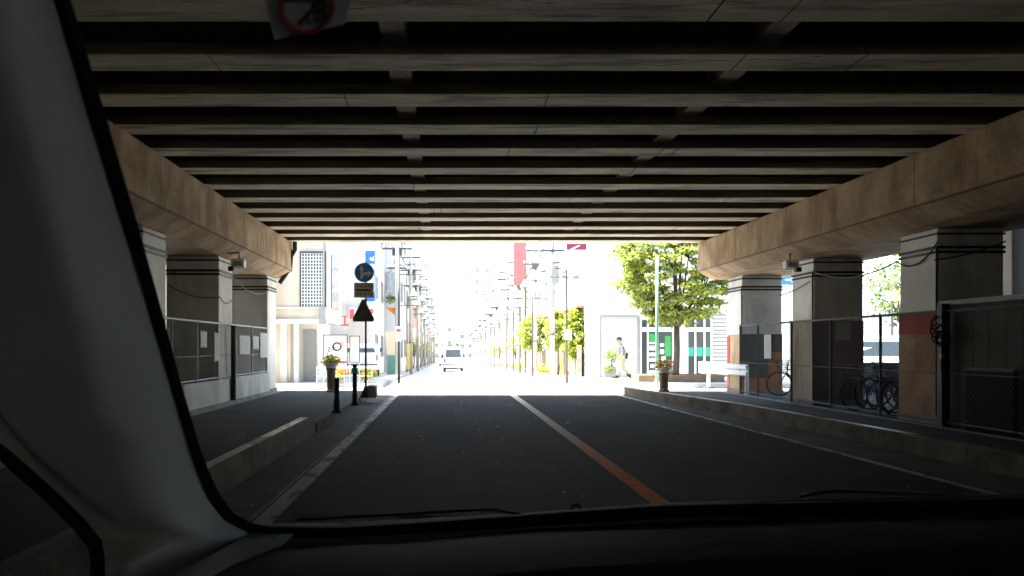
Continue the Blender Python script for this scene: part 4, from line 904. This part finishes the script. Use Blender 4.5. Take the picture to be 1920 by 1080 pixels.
for i,(px,Y_) in enumerate([(1041,38.5),(1053,39.8)]):
    x = P(px,0,Y_).x; tag(MB().tube([(x,Y_,zg(Y_)),(x-.06,Y_,zg(Y_)+1.15+.35*i)], .06, 7).build('support_stake', M['yellow'], smooth=True), ['short','tall'][i]+' yellow stake beside the pale utility pole', 'stake', 'yellow tree stakes')
tag(MB().lathe([(.2,3.0),(.2,3.5),(.05,3.7)], (5.75,70,zg(70)+4.5), 12).build('siren', M['grey_wall']), 'grey bell shaped siren high above the right pavement', 'siren')
MB_s = MB().tube([(5.75,70,zg(70)),(5.75,70,zg(70)+7.5)], .09, 8).build('siren_pole', M['concrete_pole']); tag(MB_s, 'slim pole under the bell shaped siren on the right', 'pole')
o = bpy.data.objects['siren'];

# ------------------------------------------------------------------ vehicles
def van(name, label, loc, rz, L_=3.4, W=.75, Ht=1.88, bm=M['white'], tm='tail'):
    t = thing(name, label, 'van' if Ht > 1.7 else 'car', (0,0,0), 'white vehicles on the street')
    prof = [(0,.32),(0,.95),(.04,1.02),(.14,Ht-.14),(.28,Ht-.03),(.6,Ht),(L_-.9,Ht-.02),(L_-.35,1.15),(L_-.08,.95),(L_,.6),(L_-.05,.32)]
    def hw(z): return W if z < 1.0 else W-.13*min(1,(z-1.0)/(Ht-1.0))
    vs = [(s*hw(z)*(1 if .2<y<L_-.2 else .96), y, z) for s in (-1,1) for (y,z) in prof]; n = len(prof)
    b = MB(); b.add(vs, [tuple(range(n)), tuple(range(2*n-1,n-1,-1))]+[(i,(i+1)%n,n+(i+1)%n,n+i) for i in range(n)]); b.build('body', bm, t, bev=.05)
    def q(y): return 0
    b = MB(); z0, z1 = 1.10, Ht-.22
    y0_, y1_ = .055, .135
    b.add([(-W*.78,y0_-.02,z0),(W*.78,y0_-.02,z0),(W*.70,y1_-.035,z1),(-W*.70,y1_-.035,z1)],[(0,1,2,3)]); b.build('rear_window', M['glass'], t, solid=.01)
    for s in (-1,1):
        MB().box(s*W*.80,s*W*.93,-.012,.05,.72,1.0).build('tail_light', M[tm], t, bev=.01)
        b = MB(); b.add([(s*(hw(1.12)+.004),.45,1.12),(s*(hw(1.12)+.004),L_-.75,1.12),(s*(hw(Ht-.2)+.004),L_-1.05,Ht-.2),(s*(hw(Ht-.2)+.004),.45,Ht-.2)],[(0,1,2,3)]); b.build('side_window', M['glass'], t, solid=.008)
        b = MB(); b.box(s*(W+.02),s*(W+.16),L_-1.0,L_-.9,1.1,1.3); b.build('wing_mirror', M['dgrey'], t, bev=.02)
        for y in (.6,L_-.65):
            w = MB().lathe([(.2,-.08),(.28,-.07),(.28,.07),(.2,.08)], (s*(W-.09),y,.28), 20, Matrix.Rotation(R(90),3,'Y')).build('wheel', M['rubber'], t)
            MB().lathe([(.17,-.085),(.17,.085)], (s*(W-.09),y,.28), 12, Matrix.Rotation(R(90),3,'Y')).build('rim', M['chrome'], w)
    MB().box(-W*.97,W*.97,-.06,.05,.30,.50).build('bumper', M['white'], t, bev=.04)
    b = MB(); b.box(-W*.9,W*.9,-.075,-.061,.52,.56); b.box(-W*.98,W*.98,-.05,.05,.21,.285); b.build('dark_trim', M['rubber'], t)
    MB().box(-.17,.17,-.02,-.003,.6,.76).build('number_plate', M['white'], t)
    t.location = loc; t.rotation_euler = (0,0,rz); return t
van('van', 'small white van driving away down the street in the left lane', (.48,60,zg(60)), 0)
van('parked_car', 'white car parked behind the notice boards at the left corner', (-5.35,36.4,.15), R(-4), 3.8, .85, 1.45, M['white'], 'galv')
van('parked_car', 'white car waiting by the left kerb between sign post and utility pole', (-3.9,36.2,.15), R(5), 3.8, .85, 1.5, M['white'], 'galv')
van('van', 'pale van parked beyond the bicycles, seen between the right pillars', (19.5,33.0,0), R(88), 4.2, .85, 1.9, M['white'])
van('parked_car', 'tiny white car far down the street behind the van', (-.2,105,zg(105)), 0, 3.8, .8, 1.5)

# ------------------------------------------------------------------ pedestrian
def skin(name, verts, edges, radii, m, parent, sub=2):
    me = bpy.data.meshes.new(name); o0 = ORG[parent.name]; me.from_pydata([Vector(v)-o0 for v in verts], edges, []); me.materials.append(m)
    o = bpy.data.objects.new(name, me); COL.objects.link(o); o.parent = parent
    s = o.modifiers.new('Skin','SKIN'); s.use_smooth_shade = True
    for i,r in enumerate(radii): me.skin_vertices[0].data[i].radius = (r,r) if not isinstance(r,tuple) else r
    me.skin_vertices[0].data[0].use_root = True
    q = o.modifiers.new('Subdivision','SUBSURF'); q.levels = sub; q.render_levels = sub; return o
px0, Y0 = 1166, 34.2
bx = P(px0,0,Y0).x; by = Y0; bz = 0.15
def G(x,y,z): return (bx+x, by+y, bz+z)        # walks towards -x
person = thing('person', 'pedestrian in a dark cap, grey shirt and cream trousers walking left past the shutter', 'person', (bx,by,bz))
V = [G(0,0,.90),G(-.01,0,1.08),G(-.03,0,1.28),G(-.05,0,1.40),G(-.08,0,1.50),G(-.10,0,1.60),
     G(-.05,-.17,1.36),G(-.01,-.21,1.10),G(-.10,-.22,.90), G(-.05,.17,1.36),G(.14,.21,1.12),G(.20,.22,.90),
     G(-.04,-.09,.86),G(-.16,-.10,.48),G(-.22,-.10,.09),G(-.36,-.10,.05), G(.03,.09,.86),G(.08,.10,.47),G(.34,.10,.16),G(.27,.10,.05)]
E = [(0,1),(1,2),(2,3),(3,4),(4,5),(3,6),(6,7),(7,8),(3,9),(9,10),(10,11),(0,12),(12,13),(13,14),(14,15),(0,16),(16,17),(17,18),(18,19)]
Rd = [.13,.115,.125,.08,.055,.085,.055,.042,.032,.055,.042,.032,.085,.058,.04,.035,.085,.058,.04,.035]
skin('body', V, E, Rd, M['skin'], person)
skin('shirt', [V[0],V[1],V[2],V[3],V[6],V[7],V[9],V[10]], [(0,1),(1,2),(2,3),(3,4),(4,5),(3,6),(6,7)], [.155,.145,.155,.10,.075,.055,.075,.055], M['shirt'], person)
skin('trousers', [V[0],V[12],V[13],G(-.215,-.10,.14),V[16],V[17],G(.315,.10,.20)], [(0,1),(1,2),(2,3),(0,4),(4,5),(5,6)], [.155,.115,.09,.075,.115,.09,.075], M['trouser'], person)
b = MB(); b.sphere((bx-.115,by,bz+1.605), .098, 14, 10, (1.05,.85,1.2)); b.tube([(bx-.205,by,bz+1.62),(bx-.235,by,bz+1.585),(bx-.21,by,bz+1.57)], .012, 6)
for s in (-1,1): b.sphere((bx-.10,by+s*.085,bz+1.60), .025, 8, 6, (.7,.4,1.2))
b.build('head', M['skin'], person, smooth=True)
b = MB(); 
for s in (-1,1): b.sphere((bx-.20,by+s*.033,bz+1.625), .011, 8, 6)
b.box(bx-.214,bx-.20,by-.02,by+.02,bz+1.54,bz+1.548); b.build('face_features', M['dark'], person)
b = MB(); b.sphere((bx-.09,by,bz+1.62), .10, 14, 8, (.95,.9,.95)); b.build('hair', plain('grey_hair',(.2,.2,.2),.8), person, smooth=True)
b = MB(); b.lathe([(.108,1.66),(.112,1.70),(.09,1.74),(.03,1.76)], (bx-.11,by,bz), 16); b.obox((bx-.24,by,bz+1.67), (.14,.16,.014), 0, 0, R(-8)); b.build('cap', M['dark'], person, smooth=False)
def hand(c, d, label=''):
    c = Vector(c); b = MB(); b.sphere(c, .045, 10, 8, (.75,.4,1.1))
    for k,(o_,l) in enumerate(((-.026,.062),(-.009,.07),(.009,.066),(.026,.052))):
        b.tube([c+Vector((o_,0,-.035)), c+Vector((o_-.004,d*.006,-.035-l*.5)), c+Vector((o_-.012,d*.018,-.035-l))], [.0095,.0085,.007], 6)
    b.tube([c+Vector((-.03,0,.0)), c+Vector((-.05,d*.012,-.025)), c+Vector((-.05,d*.016,-.055))], [.011,.01,.008], 6); b.build('hand', M['skin'], person, smooth=True)
hand(G(-.115,-.222,.84), 1); hand(G(.215,.222,.84), -1)
for (x,y,z,a) in ((-.29,-.10,.045,0),(.33,.10,.085,R(42))):
    b = MB(); b.obox(G(x,y,z), (.27,.095,.07), 0, 0, a); b.obox(G(x+.06,y,z+.045), (.13,.09,.06), 0, 0, a); b.build('shoe', M['dark'], person, bev=.02)
tg = thing('shoulder_bag', 'dark bag hanging behind the pedestrian', 'bag', G(.17,-.16,.9))
MB().obox(G(.17,-.16,.96), (.10,.07,.26), 0, 0, R(8)).build('pouch', M['dark'], tg, bev=.02); MB().tube([G(.15,-.16,1.08),G(.05,-.19,1.28),G(-.05,-.15,1.46),G(-.02,.05,1.46)], .012, 5).build('strap', M['dark'], tg)

# ------------------------------------------------------------------ the car we sit in
car = thing('car', 'inside of the car: grey windscreen pillar, black seal and dark dashboard', 'car', (0.5,0,0))
TA = 1.43
def wsY(py): return .5/(1+TA*(VY-py)/F)
def W(px, py, k=1.0): return P(px, py, wsY(py)*k)
def sheet(rows, off=(-.008,.014,0)):      # a closed thin shell
    off = Vector(off); b = MB()
    rr = [list(r)+[p+off for p in reversed(r)]+[r[0]] for r in rows]
    return b.grid(rr)
inner = [(95,-130),(133,0),(195,205),(258,420),(300,570),(340,720),(375,840),(392,885),(412,928),(438,962),(475,983),(520,990),(640,990),(800,980),(960,968),(1250,948),(1560,942),(1920,934),(2300,930),(2700,930)]
outer = [(66,-130),(104,0),(163,205),(230,420),(276,570),(320,720),(354,840),(370,888),(390,938),(420,975),(462,998),(515,1006),(640,1008),(800,1000),(960,990),(1250,972),(1560,966),(1920,958),(2300,954),(2700,954)]
sheet([[W(*i_), W((o_[0]+i_[0])/2,(o_[1]+i_[1])/2,.985), W(*o_)] for o_, i_ in zip(outer, inner)], (-.004,.008,-.001)).build('windscreen_seal', M['seal'], car, smooth=False)
# pillar trim
def lerp_curve(pts, y):
    for (xa,ya),(xb,yb) in zip(pts, pts[1:]):
        if y <= yb: return xa+(xb-xa)*(y-ya)/(yb-ya)
    return pts[-1][0]
edge = [(20,-300),(66,-130),(104,0),(163,205),(230,420),(276,570),(320,720),(354,840),(370,888),(390,938),(420,975),(446,990),(474,1003),(425,1030),(372,1060),(330,1082),(250,1130),(195,1200)]
left = [(-420,-300),(-420,800),(-60,812),(12,852),(100,940),(160,1000),(184,1035),(190,1060),(190,1200)]
rows = []
ys = [-300,-200,-100,0,100,200,300,400,480,540,600,660,720,780,830,860,890,920,950,975,990,1003,1016,1030,1045,1060,1082,1130,1200]
edge2 = edge
for y in ys:
    ex = lerp_curve(edge2, y); lx = lerp_curve(left, y); row = []
    for j in range(15):
        u = j/14; px = ex+(lx-ex)*u; py = y
        d = (ex-px)/420.0
        k = 1.0-.13*math.sin(min(1,d/.33)*math.pi/2)+1.25*max(0,d-.26)**2
        # crease: shadow edge shaped in by setting the lower area a little deeper
        side_ = (py-(830-px*1.055))/260.0
        q_ = max(0,min(1,side_)); k += .035*q_*q_*(3-2*q_)*max(0,min(1,d/.3))
        row.append(P(px, py, min(wsY(py),.765)*k))
    rows.append(row)
sheet(rows).build('pillar_trim', M['trim'], car, smooth=True)
# quarter window seal
b = MB(); b.tube([P(-120,760,.66),P(10,855,.66),P(95,930,.66),P(150,985,.66),P(178,1020,.66),P(183,1050,.66),P(183,1200,.66)], .006, 8); b.build('side_window_seal', M['seal'], car, smooth=True)
# dash corner cloth, dashboard
b = MB(); b.grid([[P(270,1110,.70),P(325,1130,.69),P(430,1140,.66)],[P(322,1082,.71),P(380,1090,.70),P(452,1086,.68)],[P(412,1035,.725),P(440,1048,.715),P(476,1048,.695)],[P(474,1002,.745),P(492,1012,.74),P(512,1030,.71)],[P(474,996,.76),P(510,1000,.755),P(549,1001,.745)]]); b.build('dash_end_panel', M['cloth'], car, smooth=True, solid=.004)
zd = lambda px: 0
rows = []
dtop = [(450,1065),(520,1040),(760,1026),(900,1012),(1005,1003),(1250,989),(1500,979),(1920,970),(2400,964),(2800,962)]
for i, dd in enumerate([0,.02,.08,.16,.24,.32,.42]):
    rows.append([P(px,py,.70)+Vector((0,-dd,.012*math.sin(min(1,dd/.24)*math.pi)-.0-(.25*max(0,dd-.24)))) for px,py in dtop])
b = MB(); b.grid(rows); b.build('dashboard', M['dash'], car, smooth=True, solid=.01)
rows = [[P(px,py,.705) for px,py in dtop],[P(px,py-3,.74)+Vector((0,0,-.004)) for px,py in dtop],[W(px,min(py,1006)-1.0,1.0)+Vector((0,.02,-.004)) for px,py in outer[10:]][:0] or [P(px,py-22,.80)+Vector((0,0,-.01)) for px,py in dtop]]
b = MB(); b.grid(rows); b.build('dash_vent_channel', M['seal'], car, smooth=True, solid=.006)
b = MB(); b.tube([P(px,py-1,.699) for px,py in [(640,1036),(760,1025),(900,1011)]], [.0008,.0014,.0022], 6); b.tube([P(px,py-1,.699) for px,py in [(1005,1002),(1250,988),(1500,978),(1920,969),(2400,963)]], .0018, 6); b.build('dash_edge_strip', plain('strip_grey',(.20,.20,.20),.5), car, smooth=True)
MB().sphere(P(1548,978,.70), .006, 10, 6).build('light_sensor', M['seal'], car)
# cowl, wipers, bonnet
rows = [[P(px,py,.78) for px,py in [(430,1010),(640,1000),(960,980),(1250,957),(1560,950),(1920,943),(2700,940)]],
        [P(px,py,.95) for px,py in [(430,1000),(640,984),(960,968),(1250,947),(1560,942),(1920,940),(2700,938)]]]
b = MB(); b.grid(rows); b.build('cowl', M['rubber'], car, solid=.006)
rows = []
for Y_, dz in ((.96,-.0),(1.1,-.004),(1.3,-.02),(1.55,-.05),(1.8,-.11),(1.9,-.3),(1.92,-.6)):
    r_ = []
    for i in range(25):
        x = -.42+1.82*i/24; hump = .012*math.exp(-((x+.055)/.055)**2)+.014*math.exp(-((x-.60)/.07)**2)+.0*x
        r_.append((x, Y_, H-(.209-.018*max(0,min(1,x/.7)))*Y_/.96+hump*(1 if Y_<1.2 else .2)+dz-.06*abs((x-.5)/.9)**4))
    rows.append(r_)
b = MB(); b.grid(rows); b.build('bonnet', M['hood'], car, smooth=True, solid=.01)
b = MB(); b.tube([P(1500,931,.93),P(1530,924,.93),P(1565,920,.92),P(1640,922,.92),P(1920,932,.90),P(2400,950,.88)], .0022, 6); b.tube([P(1250,946,.90),P(1560,938,.90),P(1920,928,.88)], .002, 6)
b.build('wiper', plain('wiper_grey',(.14,.15,.15),.4), car, smooth=True)
b = MB(); b.tube([P(800,961,.93),P(900,955,.93),P(925,955,.93),P(985,966,.93)], .002, 6); b.tube([P(800,961,.93),P(560,975,.93)], .002, 6); b.build('wiper', M['dgrey'], car, smooth=True)
b = MB(); b.tube([P(485,985,.755),P(640,986,.755)], .0019, 6); b.build('glint_strip', M['white'], car, smooth=True)  # white strip standing in for a bright glint along the windscreen edge
b = MB(); b.ring(P(1080,953,.93), .005, .0014, 'y', 12, 5); b.build('washer_nozzle', M['dgrey'], car)
# roof, header, doors (around the camera, out of frame; they shade the interior)
b = MB(); b.grid([[(x, y, H+z-.04*abs((x-.5)/.85)**3) for x in (-.30,-.1,.2,.5,.8,1.1,1.3)] for y,z in ((.20,.235),(.12,.27),(-.2,.33),(-.8,.36),(-1.6,.33),(-2.0,.2))]); b.build('roof', M['haze_tan'], car, smooth=True, solid=.03)
b = MB(); b.grid([[(-.34, y, H-z) for y in (.55,.2,-.4,-1.2,-1.9)] for z in (.26,.5,.9,1.2)]); b.build('door', M['haze_tan'], car, solid=.05)
b = MB(); b.grid([[(1.38, y, H-z) for y in (.55,.2,-.4,-1.2,-1.9)] for z in (.26,.5,.9,1.2)]); b.build('door', M['haze_tan'], car, solid=.05)
MB().box(-.3,1.35,-2.0,.9,H-1.25,H-1.2).build('floor_pan', M['rubber'], car)
for x in (.12,.95):
    s = MB().obox((x,-.75,H-.45), (.5,.14,.75), 0, R(-14)).build('seat', M['haze_tan'], car, bev=.05); MB().obox((x,-.45,H-.85), (.5,.55,.16)).build('seat_cushion', M['haze_tan'], s, bev=.05)
MB().box(-.3,1.35,-2.05,-2.0,H-1.2,H-.3).build('rear_light_block', M['haze_tan'], car)  # unseen; added with the seats to block light from behind
# windscreen
gm = bpy.data.materials.new('windscreen_glass'); gm.use_nodes = True; nt = gm.node_tree; nt.nodes.clear()
o_ = nt.nodes.new('ShaderNodeOutputMaterial'); tr_ = nt.nodes.new('ShaderNodeBsdfTransparent'); gl = nt.nodes.new('ShaderNodeBsdfGlossy'); gl.inputs['Roughness'].default_value=.02
tr_.inputs['Color'].default_value=(.93,.96,.94,1); mx = nt.nodes.new('ShaderNodeMixShader'); lw = nt.nodes.new('ShaderNodeLayerWeight'); lw.inputs['Blend'].default_value=.5; pw = nt.nodes.new('ShaderNodeMath'); pw.operation='POWER'; pw.inputs[1].default_value=4; nt.links.new(lw.outputs['Facing'], pw.inputs[0]); fr = nt.nodes.new('ShaderNodeMath'); fr.operation='MULTIPLY_ADD'; fr.inputs[1].default_value=.25; fr.inputs[2].default_value=.02; nt.links.new(pw.outputs[0], fr.inputs[0])
nt.links.new(fr.outputs[0], mx.inputs[0]); nt.links.new(tr_.outputs[0], mx.inputs[1]); nt.links.new(gl.outputs[0], mx.inputs[2]); nt.links.new(mx.outputs[0], o_.inputs[0])
a_, b_, c_, d_ = W(-700,-220,1.004),W(3000,-220,1.004),W(2900,1000,1.004),W(300,1000,1.004)
g = MB(); g.add([W(40,-220,1.004),W(3000,-220,1.004),W(3000,965,1.004),W(1000,985,1.004),W(440,1000,1.004),W(400,940,1.004),W(215,400,1.004)], [(0,1,2,3,4,5,6)]); g.build('windscreen', gm, car, fix=False)
# sticker inside the glass
def Wp(px,py): return W(px,py,.99)
stm = mat('sticker_grey', (.5,.53,.53), .8, .15, 60, bump=0)
b = MB(); b.add([Wp(478,-75),Wp(515,74),Wp(648,44),Wp(668,-100)], [(0,1,2,3)]); st = b.build('sticker', stm, car, solid=.0006)
b = MB(); k_ = .985
def Wq(px,py): return W(px,py,k_)
pts = [Wq(574+48*math.cos(a*math.pi/16), 14+46*math.sin(a*math.pi/16)) for a in range(33)]
b.tube(pts, .0011, 5, False); b.build('red_ring', plain('ring_red',(.30,.05,.04),.7), st)
b = MB()
for seg in ([(545,-12),(612,-12),(560,45)],[(540,-2),(575,-6)],[(584,10),(608,2),(612,12),(588,24),(612,22),(610,34),(588,36)],[(580,-2),(600,-6)],[(572,30),(582,44)]): b.tube([Wq(*s_) for s_ in seg], .0006, 4)
b.build('pictogram', plain('picto_ink',(.05,.03,.03),.7), st)

# ------------------------------------------------------------------ light, sky, camera
EL, AZ = R(66), R(277)       # azimuth measured clockwise from +Y; sun stands to the left
sd = Vector((math.sin(AZ)*math.cos(EL), math.cos(AZ)*math.cos(EL), math.sin(EL)))
sl = bpy.data.lights.new('sun','SUN'); sl.energy = 5; sl.angle = R(.5); sl.color = (1,.96,.9)
so = bpy.data.objects.new('sun', sl); COL.objects.link(so); so.rotation_euler = sd.to_track_quat('Z','Y').to_euler(); so.location = (0,0,30)
wd = bpy.data.worlds.new('World'); sc.world = wd; wd.use_nodes = True; nt = wd.node_tree
sk = nt.nodes.new('ShaderNodeTexSky'); sk.sky_type = 'NISHITA'; sk.sun_disc = False; sk.sun_elevation = EL; sk.sun_rotation = AZ; sk.dust_density = 3
bg = nt.nodes['Background']; bg.inputs['Strength'].default_value = .15; nt.links.new(sk.outputs[0], bg.inputs['Color'])
cd = bpy.data.cameras.new('camera'); co = bpy.data.objects.new('camera', cd); COL.objects.link(co); sc.camera = co
cd.dof.use_dof = True; cd.dof.focus_distance = 25; cd.dof.aperture_fstop = 20; co.location = (0,0,H); co.rotation_euler = (R(90),0,0); cd.sensor_width = 36; cd.lens = F/1920*36
cd.shift_x = (960-VX)/1920; cd.shift_y = (VY-540)/1920; cd.clip_start = .02; cd.clip_end = 5000
sc.view_settings.view_transform = 'Standard'; sc.view_settings.look = 'None'; sc.view_settings.gamma = 1; sc.view_settings.exposure = 3.0
sc.cycles.max_bounces = 10; sc.cycles.diffuse_bounces = 6; sc.cycles.transparent_max_bounces = 12
